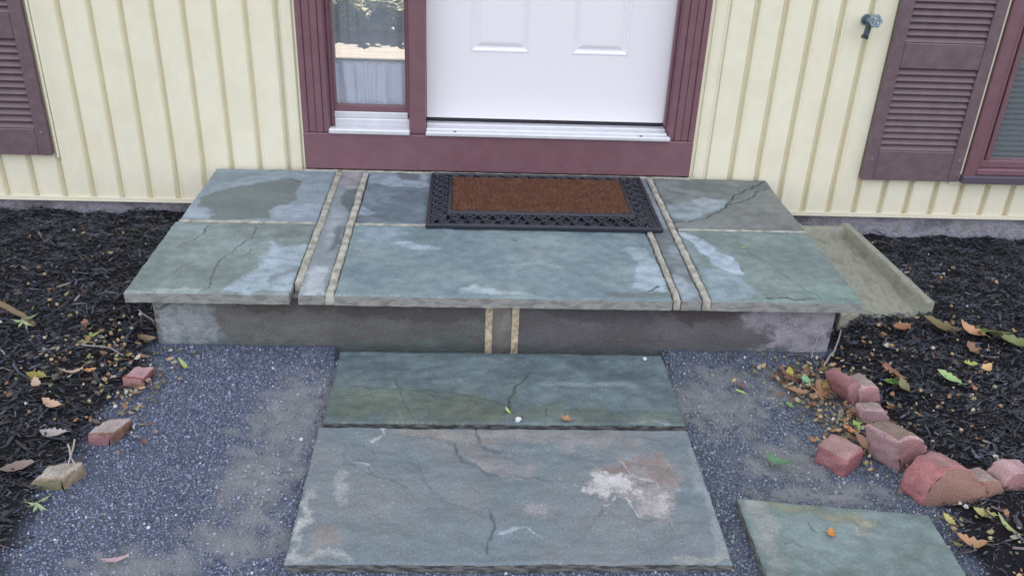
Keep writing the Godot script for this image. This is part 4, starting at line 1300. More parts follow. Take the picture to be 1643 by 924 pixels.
	o = slab("stepping_slab", null, 0.6720, 1.1270, 1.730, 2.215, 0.020, 0.06, {"skew": 0.13, "seed": 71.0, "cell": 0.005, "base": c8(104, 119, 118), "other": c8(114, 128, 128), "side": side, "speck": 0.12, "patches": [
		pt([0.696, 1.720, 0.774, 1.726, 0.847, 1.745, 0.930, 1.757, 1.004, 1.769, 0.985, 1.794, 0.918, 1.788, 0.828, 1.773, 0.747, 1.755, 0.707, 1.758], c8(126, 126, 104), 0.75, 0.012, 0.018),
		pt([0.694, 1.727, 0.728, 1.746, 0.725, 1.831, 0.719, 1.932, 0.718, 1.986, 0.683, 1.986, 0.685, 1.866, 0.688, 1.783], c8(142, 142, 138), 0.7, 0.014, 0.020),
		pt([0.934, 1.770, 0.965, 1.779, 0.961, 1.812, 0.932, 1.830, 0.927, 1.800], c8(150, 144, 128), 0.6, 0.012, 0.020)],
		"cracks": [ck([0.819, 1.801, 0.824, 1.836], 0.006, 0.6, c8(70, 80, 78)), ck([0.738, 1.882, 0.768, 1.865, 0.778, 1.888], 0.006, 0.5, c8(78, 88, 86)), ck([0.790, 1.888, 0.826, 1.926, 0.845, 1.964], 0.005, 0.4, c8(84, 94, 90)), ck([0.967, 1.974, 0.968, 1.985], 0.010, 0.8, c8(44, 52, 52)), ck([1.065, 1.966, 1.073, 1.968], 0.008, 0.8, c8(44, 52, 52)), ck([1.109, 1.959, 1.114, 1.969], 0.008, 0.7, c8(44, 52, 52)), ck([0.861, 1.779, 0.895, 1.781], 0.005, 0.5, c8(150, 130, 110))]})
	tag(o, "greenish bluestone slab at the lower right, partly outside the picture", "stone slab", "bluestone slabs of the path")

# ---------------------------------------------------------------- ground, gravel, mulch
func build_ground() -> void:
	var nu := 330
	var nv := 230
	var pos := PackedVector3Array()
	var col := PackedColorArray()
	for j in nv:
		for i in nu:
			var x := lerpf(-4.0, 4.2, i / float(nu - 1))
			var z := lerpf(-0.019, 5.2, j / float(nv - 1))
			var far := maxf(smoothstep(3.2, 4.0, absf(x)), smoothstep(4.4, 5.2, z))
			pos.append(Vector3(x, gh(x, z) - far * 0.10, z))
			var b := smoothstep(-0.03, 0.05, bed(x, z))
			var n := 1.0 + 0.4 * nb.get_noise_2d(x * 30.0, z * 30.0)
			var stone := phl(86, 92, 110, KH).lerp(phl(128, 129, 134, KH), sandy(x, z))  # shade in the gaps between stones is put into this darker base
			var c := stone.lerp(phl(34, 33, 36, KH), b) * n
			col.append(c)
	var gm := tint_mat(0.95, 0.3)
	gm.normal_enabled = true
	gm.normal_texture = grit
	gm.normal_scale = 1.0
	gm.uv1_triplanar = true
	gm.uv1_world_triplanar = true
	gm.uv1_scale = Vector3.ONE * 5.0
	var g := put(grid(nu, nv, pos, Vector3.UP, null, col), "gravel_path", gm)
	tag(g, "bluish grey stone dust path and soil in front of the landing", "ground", "", "structure")
	var lawn := PlaneMesh.new()
	lawn.size = Vector2(160, 160)
	var lt := noise_tex(0.02, 61, ramp([Color(0.20, 0.24, 0.12), Color(0.28, 0.33, 0.17), Color(0.36, 0.38, 0.22)], [0.25, 0.5, 0.75]), 512, 5)
	tag(put(lawn, "ground", tex_mat(lt, Vector3.ONE * 0.4, 0.95, 0.8), null, Vector3(0, -0.16, 0)), "grassy ground around the house", "ground", "", "structure")

	# fine crushed stone
	rng.seed = 12
	var tr := [[], []]
	var cs := [PackedColorArray(), PackedColorArray()]
	var tones := [phl(106, 115, 138, KH), phl(116, 125, 146, KH), phl(93, 101, 124, KH), phl(128, 138, 162, KH), phl(80, 88, 114, KH), phl(144, 152, 174, KH), phl(120, 123, 136, KH), phl(104, 108, 122, KH)]
	for k in 250000:
		var x := rng.randf_range(-1.35, 1.45)
		var z := rng.randf_range(1.0, 2.75)
		var b := bed(x, z) + rng.randf_range(-0.05, 0.05)
		if b > 0.0 or under_stone(x, z, 0.004):
			continue
		var s := sandy(x, z)
		if rng.randf() < s * 0.08:
			continue
		var r := rng.randf_range(0.0013, 0.0036) * (1.0 - 0.38 * s)
		if rng.randf() < 0.02: r = rng.randf_range(0.004, 0.0065)
		var bs := Basis.from_euler(Vector3(rng.randf() * 0.8, rng.randf() * TAU, rng.randf() * 0.8)).scaled(Vector3.ONE * r)
		var v := rng.randi() % 2
		tr[v].append(Transform3D(bs, Vector3(x, gh(x, z) + r * rng.randf_range(-0.1, 0.5), z)))
		var c: Color = tones[rng.randi() % 8].lerp(phl(141, 144, 152, KH), s * 0.8) * rng.randf_range(0.62, 1.28)
		if rng.randf() < 0.012: c = phl(206, 210, 222, KH)
		elif rng.randf() < 0.05 + 0.25 * s: c = phl(138, 140, 142, KH) * rng.randf_range(0.7, 1.2)
		if x > 0.6: c = Color(c.r * 0.97, c.g * 0.97, c.b * 0.86)
		cs[v].append(c)
	for v in 2:
		var o := scatter("crushed_stone", pebble(v + 1, 0.7), tint_mat(0.7, 0.4), tr[v], cs[v])
		tag(o, "fine bluish grey crushed stone covering the path" if v == 0 else "bluish grey stone chippings mixed through the path surface", "gravel", "", "stuff")

	# shredded bark mulch
	rng.seed = 34
	var mt := [[], [], []]
	var mc := [PackedColorArray(), PackedColorArray(), PackedColorArray()]
	for k in 125000:
		var left := rng.randf() < 0.45
		var x := rng.randf_range(-2.5, -0.9) if left else rng.randf_range(1.08, 3.0)
		var z := rng.randf_range(0.0, 2.5)
		var b := bed(x, z)
		if b < rng.randf_range(-0.02, 0.08) or under_stone(x, z, -0.004):
			continue
		if not left and z > 1.75 and rng.randf() < 0.55:
			continue
		var l := rng.randf_range(0.006, 0.020)
		if rng.randf() < 0.09: l = rng.randf_range(0.024, 0.048)
		var wd := rng.randf_range(0.5, 1.3)
		var yaw := rng.randfn(0.35, 0.75)
		var bs := Basis.from_euler(Vector3(rng.randfn(0, 0.35), yaw, rng.randfn(0, 0.28))) * Basis.from_scale(Vector3(l, l * rng.randf_range(0.6, 1.6), l * wd))
		var v := rng.randi() % 3
		mt[v].append(Transform3D(bs, Vector3(x, gh(x, z) + rng.randf_range(0.0, 0.016), z)))
		var q := rng.randf()
		var c := phl(42, 45, 55, KH) * rng.randf_range(0.4, 1.6)
		if q < 0.16: c = phl(78, 83, 100, KH) * rng.randf_range(0.7, 1.2)
		elif q < 0.22: c = phl(66, 56, 54, KH) * rng.randf_range(0.6, 1.2)
		elif q < 0.245: c = phl(128, 116, 112, KH)
		if not left and z > 1.75: c = c.lerp(phl(96, 88, 94, KH), rng.randf_range(0.0, 0.8))
		mc[v].append(c)
	var what := ["dark shredded bark mulch covering the planting beds beside the landing", "blackish bark slivers mixed through the mulch of the beds", "charcoal coloured bark pieces scattered through the mulch beds"]
	for v in 3:
		tag(scatter("bark_mulch", chip(v), tint_mat(0.62, 0.5), mt[v], mc[v]), what[v], "mulch", "", "stuff")

# ---------------------------------------------------------------- objects
func build_objects() -> void:
	# ---- door mat
	var y0 := LAND + 0.008
	var mat := thing("doormat", Vector3(0.27, LAND, 0.33), "black scrollwork rubber doormat with a brown coir centre, lying before the door", "doormat")
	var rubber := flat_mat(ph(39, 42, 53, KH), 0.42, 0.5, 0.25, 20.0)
	var hole_shade := rubber
	var x0 := -0.1450
	var x1 := 0.6850
	var z0 := 0.0720
	var z1 := 0.5780
	var cx0 := -0.0560
	var cx1 := 0.5880
	var cz0 := 0.1280
	var cz1 := 0.4480
	box("hole_shade_sheet", Vector3(x0 + 0.004, y0 - 0.0058, z0 + 0.004), Vector3(x1 - 0.004, y0 - 0.0042, z1 - 0.004), hole_shade, mat, 0.001)  # dark sheet added to give the shade inside the open border holes
	var st := begin()
	bx(st, Vector3(x0, y0 - 0.0065, z0), Vector3(x1, y0 + 0.0095, z0 + 0.013), 0.003)
	bx(st, Vector3(x0, y0 - 0.0065, z1 - 0.018), Vector3(x1, y0 + 0.0095, z1), 0.003)
	bx(st, Vector3(x0, y0 - 0.0065, z0 + 0.0132), Vector3(x0 + 0.014, y0 + 0.0095, z1 - 0.0182), 0.003)
	bx(st, Vector3(x1 - 0.014, y0 - 0.0065, z0 + 0.0132), Vector3(x1, y0 + 0.0095, z1 - 0.0182), 0.003)
	put(done(st), "rubber_rim", rubber, mat)
	st = begin()
	bx(st, Vector3(cx0 - 0.018, y0 - 0.0065, cz0 - 0.010), Vector3(cx1 + 0.018, y0 + 0.0105, cz0 - 0.001), 0.003)
	bx(st, Vector3(cx0 - 0.018, y0 - 0.0065, cz1 + 0.001), Vector3(cx1 + 0.018, y0 + 0.0105, cz1 + 0.026), 0.003)
	bx(st, Vector3(cx0 - 0.018, y0 - 0.0065, cz0 - 0.0008), Vector3(cx0 - 0.001, y0 + 0.0105, cz1 + 0.0008), 0.003)
	bx(st, Vector3(cx1 + 0.001, y0 - 0.0065, cz0 - 0.0008), Vector3(cx1 + 0.018, y0 + 0.0105, cz1 + 0.0008), 0.003)
	put(done(st), "rubber_collar", rubber, mat)
	# scrollwork in the four borders
	st = begin()
	var scroll := func(cx: float, cz: float, rx: float, rz: float, ph0: float) -> void:
		var pts := []
		for k in 11:
			var t := ph0 + TAU * 0.95 * k / 10.0
			var f := 1.0 - 0.35 * k / 10.0
			pts.append(Vector3(cx + cos(t) * rx * f, y0 + 0.0050, cz + sin(t) * rz * f))
		tube(st, pts, 0.0042, 0.0032, 5, 1.1)
	var strand := func(a: Vector2, b: Vector2) -> void:
		var pts := []
		for k in 5:
			var p := a.lerp(b, k / 4.0)
			var n := (b - a).orthogonal().normalized() * sin(PI * k / 4.0 * 2.0) * 0.006
			pts.append(Vector3(p.x + n.x, y0 + 0.0050, p.y + n.y))
		tube(st, pts, 0.0038, 0.0038, 5, 1.1)
	var nx := 15
	for k in nx:
		var xa := lerpf(x0 + 0.02, x1 - 0.02, k / float(nx))
		var xb := lerpf(x0 + 0.02, x1 - 0.02, (k + 1) / float(nx))
		var za := cz1 + 0.026
		var zb := z1 - 0.018
		scroll.call((xa + xb) / 2, lerpf(za, zb, 0.30), 0.017, 0.020, k * 1.3)
		scroll.call((xa + xb) / 2 + 0.012, lerpf(za, zb, 0.72), 0.015, 0.019, k * 2.1 + 1.0)
		strand.call(Vector2(xa, za), Vector2(xb, zb))
		strand.call(Vector2(xb, za), Vector2(xa, zb))
		scroll.call((xa + xb) / 2, (z0 + 0.013 + cz0 - 0.010) / 2, 0.018, 0.013, k * 1.7)
		strand.call(Vector2(xa, z0 + 0.013), Vector2(xb, cz0 - 0.010))
	for sx in [[x0 + 0.014, cx0 - 0.018], [cx1 + 0.018, x1 - 0.014]]:
		for k in 8:
			var za := lerpf(z0 + 0.02, z1 - 0.03, k / 8.0)
			var zb := lerpf(z0 + 0.02, z1 - 0.03, (k + 1) / 8.0)
			strand.call(Vector2(sx[0], za), Vector2(sx[1], zb))
			strand.call(Vector2(sx[1], za), Vector2(sx[0], zb))
			scroll.call((sx[0] + sx[1]) / 2, za, 0.016, 0.017, k * 1.1)
			scroll.call(sx[0] + 0.012, (za + zb) / 2, 0.010, 0.013, k * 2.0)
			scroll.call(sx[1] - 0.012, (za + zb) / 2, 0.010, 0.013, k * 2.0 + 2.0)
	put(done(st), "scrollwork", rubber, mat)
	var coir := box("coir_panel", Vector3(cx0, y0 - 0.004, cz0), Vector3(cx1, y0 + 0.011, cz1), flat_mat(ph(80, 56, 50, KH), 0.95), mat, 0.003)
	var bl := begin()
	for s in 3:
		var t := TAU * s / 3.0
		var u := TAU * (s + 1) / 3.0
		tri(bl, Vector3(cos(t), 0, sin(t)) * 0.0011, Vector3(cos(u), 0, sin(u)) * 0.0011, Vector3(0.0008, 0.010, 0), Vector3(cos((t + u) / 2), 0.1, sin((t + u) / 2)))
	rng.seed = 55
	var tr := []
	var cs := PackedColorArray()
	for k in 26000:
		var x := rng.randf_range(cx0 + 0.001, cx1 - 0.001)
		var z := rng.randf_range(cz0 + 0.001, cz1 - 0.001)
		tr.append(Transform3D(Basis.from_euler(Vector3(rng.randfn(0, 0.45), rng.randf() * TAU, rng.randfn(0, 0.45))).scaled(Vector3.ONE * rng.randf_range(0.7, 1.15)), Vector3(x, y0 + 0.010, z)))
		var w := clampf(0.5 + nb.get_noise_2d(x * 18.0, z * 18.0) * 0.35 + rng.randfn(0, 0.32), 0, 1)
		cs.append(phl(98, 66, 54, KH).lerp(phl(160, 114, 92, KH), w))
	tag(scatter("coir_pile", done(bl), tint_mat(0.9, 0.3), tr, cs, mat), "", "", "", "stuff")

	# ---- splash block beside the landing
	var nu := 46
	var nv := 60
	var a := Vector2(1.290, 0.185)
	var b := Vector2(1.532, 0.172)
	var c := Vector2(1.594, 0.800)
	var d := Vector2(1.225, 0.905)
	var pos := PackedVector3Array()
	for j in nv + 2:
		for i in nu + 2:
			var u := clampf((i - 1) / float(nu - 1), 0, 1)
			var v := clampf((j - 1) / float(nv - 1), 0, 1)
			var p := a.lerp(b, u).lerp(d.lerp(c, u), v)
			var wl := absf(a.lerp(d, v).distance_to(p))
			var wr := absf(b.lerp(c, v).distance_to(p))
			var wb := absf(a.lerp(b, u).distance_to(p))
			var y := 0.012 - v * 0.014
			y += maxf(0.046 * smoothstep(0.046, 0.036, minf(wl, wr)), 0.036 * smoothstep(0.042, 0.032, wb))
			y += 0.006 * smoothstep(0.011, 0.005, absf(minf(wl, wr) - 0.072)) * smoothstep(0.05, 0.09, wb)
			y -= 0.006 * smoothstep(0.010, 0.0, minf(minf(wl, wr), minf(wb, d.lerp(c, u).distance_to(p))))
			y += nb.get_noise_2d(p.x * 40.0, p.y * 40.0) * 0.0006
			if i == 0 or i == nu + 1 or j == 0 or j == nv + 1: y = -0.06
			pos.append(Vector3(p.x, y + 0.030, p.y) - Vector3(1.41, 0.0, 0.52))
	var sb_t := noise_tex(0.014, 64, ramp([ph(132, 132, 116, KH), ph(148, 148, 134, KH), ph(156, 156, 142, KH), ph(140, 141, 126, KH)], [0.2, 0.45, 0.6, 0.85]), 512, 6)
	tag(put(grid(nu + 2, nv + 2, pos, Vector3.UP), "splash_block", tex_mat(sb_t, Vector3(3.0, 3.0, 1.6), 0.85, 0.35), null, Vector3(1.41, 0.0, 0.52)), "tapered greenish grey concrete splash block on the mulch right of the landing", "splash block")

	# ---- edging bricks
	var pink := phl(176, 134, 136, 1.05)
	var rose := phl(178, 147, 149, 1.05)
	var tan := phl(150, 134, 128, 1.05)
	var clay := phl(158, 124, 112, 1.05)
	edger([1.164, -0.029, 1.149, 0.017, 1.140, 0.050, 1.152, 0.064, 1.178, 0.072, 1.196, 0.063, 1.221, -0.020], 1.31, Vector3(-0.026, 0.0, -0.066), pink, rose, tan, 1, "dusty pink edging brick with a sloping top, second in the right row from the landing")
	edger([1.149, -0.036, 1.122, 0.004, 1.100, 0.055, 1.107, 0.069, 1.123, 0.080, 1.138, 0.069, 1.169, -0.033], 1.30, Vector3(-0.038, 0.0, -0.078), pink, phl(158, 112, 114, 0.95), phl(154, 116, 116, 0.95), 2, "pink edging brick of the right row nearest the landing, leaning on its neighbour")
	edger([1.140, -0.037, 1.117, 0.028, 1.128, 0.037, 1.179, 0.039, 1.214, 0.001, 1.212, -0.042], 1.385, Vector3(-0.004, 0.0, -0.045), rose, rose, tan, 3, "small grey topped edging brick wedged between two larger pink ones")
	edger([1.144, -0.014, 1.126, 0.048, 1.111, 0.092, 1.138, 0.106, 1.168, 0.111, 1.186, 0.094, 1.199, 0.069, 1.204, 0.038, 1.162, 0.008], 1.60, Vector3(-0.056, 0.0, -0.074), pink, rose, phl(136, 118, 108, 0.95), 4, "big pink edging brick with an olive stained top, in front of the small wedged one")
	edger([1.150, -0.010, 1.147, 0.030, 1.160, 0.072, 1.180, 0.104, 1.202, 0.114, 1.228, 0.115, 1.253, 0.095, 1.277, 0.064, 1.306, 0.044, 1.325, -0.020, 1.251, -0.031, 1.173, -0.026], 1.725, Vector3(-0.040, 0.0, -0.062), clay, phl(176, 122, 122, 0.95), phl(158, 122, 120, 0.95), 5, "largest edging brick with an orange brown face, beside the lower right slab")
	edger([1.286, 0.041, 1.281, 0.063, 1.338, 0.066, 1.350, 0.041, 1.354, 0.015, 1.331, -0.023, 1.310, -0.023], 1.722, Vector3(-0.034, 0.0, -0.056), clay, phl(150, 112, 100, 0.95), tan, 6, "low orange brown brick against the right side of the largest one")
	edger([1.367, -0.002, 1.348, 0.046, 1.351, 0.067, 1.365, 0.088, 1.422, 0.093, 1.446, 0.020], 1.715, Vector3(-0.020, 0.0, -0.055), pink, rose, rose, 7, "pink edging brick cut by the right edge of the picture")
	edger([-0.986, -0.027, -0.973, 0.027, -0.909, 0.029, -0.920, -0.027], 1.505, Vector3(0.030, 0.0, -0.066), phl(164, 124, 128, 1.0), phl(136, 108, 94, 1.0), phl(166, 154, 152, 1.0), 8, "middle brick of the three on the left, grey top and pink front")
	edger([-1.069, -0.025, -1.059, -0.003, -1.037, 0.023, -0.967, 0.025, -0.967, -0.025], 1.68, Vector3(0.030, 0.0, -0.066), phl(134, 130, 104, 1.0), phl(146, 130, 112, 1.0), phl(166, 158, 148, 1.0), 9, "mossy nearest brick of the three on the left")
	edger([-0.989, -0.016, -0.979, 0.022, -0.918, 0.020, -0.928, -0.023], 1.24, Vector3(0.020, 0.006, -0.055), pink, phl(142, 90, 90, 0.95), phl(178, 142, 146, 1.0), 10, "pink brick of the left row nearest the landing")
	# moss along the foot of the mossy brick
	var bk := edger([-0.042, -0.02, -0.042, 0.054, -0.030, 0.064, 0.034, 0.062, 0.042, 0.050, 0.042, -0.02], 0.045, Vector3(0.0, 0.0, -0.088), phl(156, 104, 110, 0.95), phl(166, 116, 120, 0.95), phl(168, 136, 132, 0.95), 11, "loose pinkish red half brick lying alone on the gravel path", "")
	bk.position = Vector3(0.992, gh(1.0, 1.55) - 0.020, 1.56)
	bk.rotation_degrees.y = 38.0

	# ---- leaves that can be told apart
	var brown := ph(134, 100, 78, KH)
	var orange := ph(172, 120, 84, KH)
	var olive := ph(104, 112, 58, KH)
	var lime := ph(156, 182, 122, KH)
	var tanl := ph(190, 160, 122, KH)
	var wine := ph(124, 82, 74, KH)
	leaf("maple", [1.690, 0.957], 0.0, 0.082, 190.0, olive, "largest olive green lobed leaf on the mulch below the splash block", "", 0.35, 0.25)
	leaf("oval", [1.624, 0.979], 0.0, 0.085, 40.0, ph(186, 140, 104, KH), "curled pale orange leaf against the largest olive leaf", "", 0.6, 0.3)
	leaf("oval", [1.565, 0.915], 0.0, 0.120, 65.0, ph(112, 98, 60, KH), "long brownish olive leaf next to the corner of the splash block", "", 0.3, 0.1)
	leaf("oval", [1.752, 1.029], 0.0, 0.120, 70.0, ph(110, 120, 70, KH), "long olive leaf right of the largest lobed leaf", "", 0.3, 0.1)
	leaf("scrap", [1.598, 1.059], 0.0, 0.055, 20.0, brown, "dark brown leaf scrap under the curled pale orange leaf", "", 0.5, 0.2)
	leaf("oval", [1.415, 0.950], 0.0, 0.075, 100.0, ph(150, 102, 72, KH), "rusty brown leaf on the mulch under the landing's right corner", "", 0.4, 0.1)
	leaf("oval", [1.435, 1.240], 0.0, 0.080, 40.0, lime, "bright light green narrow leaf on the right mulch bed", "", 0.15, 0.0)
	leaf("oval", [1.582, 1.176], 0.0, 0.060, 115.0, ph(206, 170, 124, KH), "pale tan leaf on the mulch right of the bright green leaf", "", 0.4, 0.1)
	leaf("scrap", [1.543, 1.153], 0.0, 0.045, 80.0, ph(160, 168, 84, KH), "yellow green leaf scrap above the bright green leaf", "", 0.3, 0.1)
	leaf("maple", [1.282, 1.201], 0.0, 0.060, 120.0, ph(140, 98, 78, KH), "brown curled leaf behind the pink edging bricks", "", 0.5, 0.25)
	leaf("oval", [1.262, 1.249], 0.0, 0.055, 75.0, ph(106, 138, 70, KH), "green leaf on the mulch behind the pink edging bricks", "", 0.3, 0.1)
	leaf("oval", [1.290, 1.269], 0.0, 0.060, 10.0, ph(122, 116, 84, KH), "drab olive leaf beside the green leaf behind the bricks", "", 0.3, 0.1)
	leaf("oval", [0.983, 1.246], 0.0, 0.062, 95.0, ph(156, 120, 92, KH), "tan leaf on the gravel edge of the leaf heap by the landing corner", "", 0.3, 0.1)
	leaf("maple", [1.058, 1.254], 0.0, 0.055, 60.0, ph(150, 110, 82, KH), "large brown leaf of the heap touching the pink bricks", "", 0.4, 0.2)
	leaf("scrap", [1.092, 1.214], 0.0, 0.045, 10.0, ph(196, 166, 96, KH), "yellowish leaf standing in the heap beside the pink bricks", "", 0.4, 0.7)
	leaf("maple", [0.986, 1.170], 0.0, 0.050, 140.0, wine, "reddish brown leaf of the heap under the landing corner", "", 0.5, 0.3)
	leaf("oval", [0.989, 1.149], 0.0, 0.045, 5.0, ph(178, 178, 78, KH), "yellow green leaf standing against the right end of the riser", "", 0.3, 0.8)
	leaf("oval", [1.031, 1.189], 0.0, 0.045, -12.0, ph(134, 178, 134, KH), "fresh green leaf standing in the brown heap by the landing corner", "", 0.2, 0.7)
	leaf("scrap", [0.939, 1.314], 0.0, 0.030, 40.0, ph(110, 140, 78, KH), "small green leaf bit on the gravel below the leaf heap", "", 0.2, 0.1)
	leaf("scrap", [1.099, 1.407], 0.0, 0.034, 10.0, ph(140, 168, 84, KH), "small green leaf in the gap left of the small wedged brick", "", 0.3, 0.4)
	leaf("scrap", [1.068, 1.429], 0.0, 0.040, 70.0, ph(192, 130, 90, KH), "orange leaf scrap left of the big pink brick", "", 0.4, 0.2)
	leaf("oval", [1.098, 1.499], 0.0, 0.085, 45.0, ph(150, 112, 82, KH), "long brown leaf lying along the big pink brick", "", 0.4, 0.1)
	leaf("scrap", [1.107, 1.521], 0.0, 0.034, 100.0, ph(206, 168, 152, KH), "pale pinkish leaf bit beside the big pink brick", "", 0.3, 0.2)
	leaf("oval", [0.823, 1.572], 0.0, 0.065, 50.0, ph(86, 126, 92, KH), "dull green leaf on the gravel left of the loose brick", "", 0.5, 0.1)
	leaf("blade", [0.811, 1.252], 0.0, 0.040, 40.0, ph(176, 196, 96, KH), "yellow green sliver of leaf on the gravel right of the dark slab", "", 0.2, 0.0)
	leaf("scrap", [0.862, 1.862], 0.025, 0.030, 170.0, ph(196, 130, 62, KH), "small orange leaf on the lower right slab", "", 0.3, 0.0)
	leaf("blade", [0.119, 1.393], 0.028, 0.034, 5.0, ph(178, 200, 104, KH), "yellow green leaf bit on the dark slab below the landing", "", 0.2, 0.0)
	leaf("scrap", [0.276, 1.426], 0.024, 0.030, 60.0, ph(176, 122, 88, KH), "brown leaf bit in the gap between the two middle slabs", "", 0.5, 0.2)
	leaf("blade", [0.938, 0.693], 0.210, 0.024, 105.0, ph(186, 180, 92, KH), "tiny yellow leaf on the right front slab of the landing", "", 0.2, 0.0)
	leaf("blade", [-0.762, 1.917], 0.0, 0.062, 112.0, ph(176, 148, 152, KH), "pale pinkish leaf on the gravel at the lower left", "", 0.3, 0.0)
	leaf("blade", [-0.835, 1.146], 0.0, 0.060, 50.0, ph(166, 178, 104, KH), "yellow green leaf on the gravel under the left end of the riser", "", 0.4, 0.1)
	leaf("oval", [-1.196, 1.275], 0.0, 0.060, 80.0, ph(140, 128, 62, KH), "mottled yellow brown leaf on the left mulch bed", "", 0.3, 0.1)
	leaf("blade", [-1.114, 1.239], 0.0, 0.070, 120.0, ph(176, 150, 132, KH), "pale buff curled leaf on the left mulch bed", "", 0.5, 0.1)
	leaf("scrap", [-1.072, 1.215], 0.0, 0.034, 110.0, ph(190, 140, 96, KH), "small orange tan leaf scrap right of the pale buff leaf", "", 0.4, 0.1)
	leaf("oval", [-1.174, 1.311], 0.0, 0.045, 40.0, ph(180, 160, 138, KH), "pale tan leaf just below the mottled yellow brown leaf", "", 0.5, 0.1)
	leaf("oval", [-1.113, 1.376], 0.0, 0.060, 80.0, ph(190, 158, 134, KH), "peach coloured leaf on the mulch above the middle left brick", "", 0.4, 0.1)
	leaf("oval", [-1.061, 1.496], 0.0, 0.065, 85.0, ph(160, 152, 152, KH), "greyish leaf on the mulch left of the middle left brick", "", 0.3, 0.1)
	leaf("oval", [-1.091, 1.639], 0.0, 0.075, 110.0, ph(130, 112, 106, KH), "brownish grey leaf above the mossy left brick", "", 0.3, 0.1)
	leaf("oval", [-0.983, 1.030], 0.0, 0.060, 130.0, ph(150, 124, 100, KH), "tan leaf standing beside the left end of the riser", "", 0.5, 0.5)
	leaf("scrap", [-1.179, 0.970], 0.0, 0.040, 20.0, ph(150, 104, 82, KH), "rust coloured scrap in the middle of the left mulch bed", "", 0.5, 0.4)
	leaf("blade", [-1.133, 1.037], 0.0, 0.055, 130.0, ph(150, 160, 96, KH), "pale green sliver in the middle of the left mulch bed", "", 0.3, 0.2)
	leaf("oval", [1.267, 1.782], 0.0, 0.055, 60.0, ph(166, 160, 100, KH), "yellowish leaf at the foot of the largest brick", "", 0.4, 0.2)
	leaf("blade", [1.290, 1.838], 0.0, 0.060, 35.0, ph(150, 160, 104, KH), "thin yellow green leaf on the soil right of the lower right slab", "", 0.4, 0.2)
	leaf("oval", [1.191, 1.866], 0.0, 0.070, 80.0, ph(172, 132, 98, KH), "tan curled leaf beside the edge of the lower right slab", "", 0.5, 0.1)
	leaf("oval", [1.160, 1.818], 0.024, 0.040, 25.0, ph(172, 160, 96, KH), "small yellowish leaf on the corner of the lower right slab", "", 0.4, 0.1)

	# ---- twigs
	var tw := ph(150, 138, 140, KH)
	twig([-1.455, 0.075, 0.915, -1.36, 0.062, 0.965, -1.315, 0.050, 1.000], 0.010, 0.006, ph(126, 108, 84, KH), "thick brown stick on the left mulch bed at the picture's edge", [0.03, 0.0, 0.03])
	twig([-1.030, 0.060, 0.915, -0.975, 0.052, 0.960, -0.945, 0.048, 0.975], 0.0026, 0.0018, tw, "thin pale twig under the landing's left corner", [0.02, 0.0, 0.035])
	twig([-1.130, 0.050, 1.110, -1.04, 0.055, 1.13, -0.985, 0.060, 1.180], 0.0026, 0.0016, tw, "pale thin twig reaching to the left brick nearest the landing")
	twig([1.085, 0.012, 1.075, 1.090, 0.035, 1.06, 1.102, 0.075, 1.045], 0.0028, 0.0018, tw, "short grey twig leaning on the right end of the riser")
	twig([1.105, 0.015, 1.120, 1.140, 0.045, 1.09, 1.165, 0.105, 1.055], 0.0034, 0.0020, tw, "longer grey twig leaning on the landing's right front corner")
	twig([1.045, 0.015, 1.140, 1.060, 0.018, 1.175, 1.075, 0.016, 1.215], 0.0024, 0.0016, ph(120, 100, 92, KH), "brown twig on the gravel below the heap of leaves")
	twig([1.155, 0.020, 1.600, 1.185, 0.018, 1.665, 1.215, 0.015, 1.700], 0.0026, 0.0018, ph(134, 116, 108, KH), "thin twig between the big pink brick and the largest brick")
	twig([-0.985, 0.055, 1.585, -0.965, 0.040, 1.62, -0.940, 0.030, 1.655], 0.0024, 0.0018, ph(170, 160, 150, KH), "pale stalk standing behind the mossy left brick")
	twig([-0.960, 0.075, 1.590, -0.968, 0.030, 1.64], 0.0022, 0.0018, ph(170, 160, 150, KH), "short upright stalk behind the mossy left brick")
	twig([-1.400, 0.040, 1.085, -1.360, 0.036, 1.12, -1.335, 0.034, 1.150], 0.0032, 0.0020, ph(190, 184, 180, KH), "whitish twig at the picture's left edge")
	twig([1.300, 0.020, 1.760, 1.35, 0.022, 1.80, 1.41, 0.020, 1.82], 0.0030, 0.0020, ph(120, 106, 106, KH), "brown twig on the soil below the row of bricks")
	twig([1.280, 0.020, 1.900, 1.36, 0.024, 1.915, 1.43, 0.020, 1.95], 0.0034, 0.0020, ph(132, 118, 118, KH), "greyish twig on the soil at the lower right edge")

	# ---- white pebbles
	for q in [[0.146, 1.428, 0.010, "white pebble in the gap between the two middle slabs"], [0.548, 1.112, 0.007, "white pebble on the dark slab at the foot of the riser"], [-0.322, 1.115, 0.010, "pale pebble on the gravel left of the dark slab"]]:
		var pb := put(pebble(int(q[0] * 50.0) + 7, 0.7), "white_pebble", flat_mat(ph(214, 212, 214, KH), 0.7), null, Vector3(q[0], 0.027 if q[0] > -0.3 else -0.002, q[1]))
		pb.scale = Vector3.ONE * q[2]
		tag(pb, q[3], "pebble")

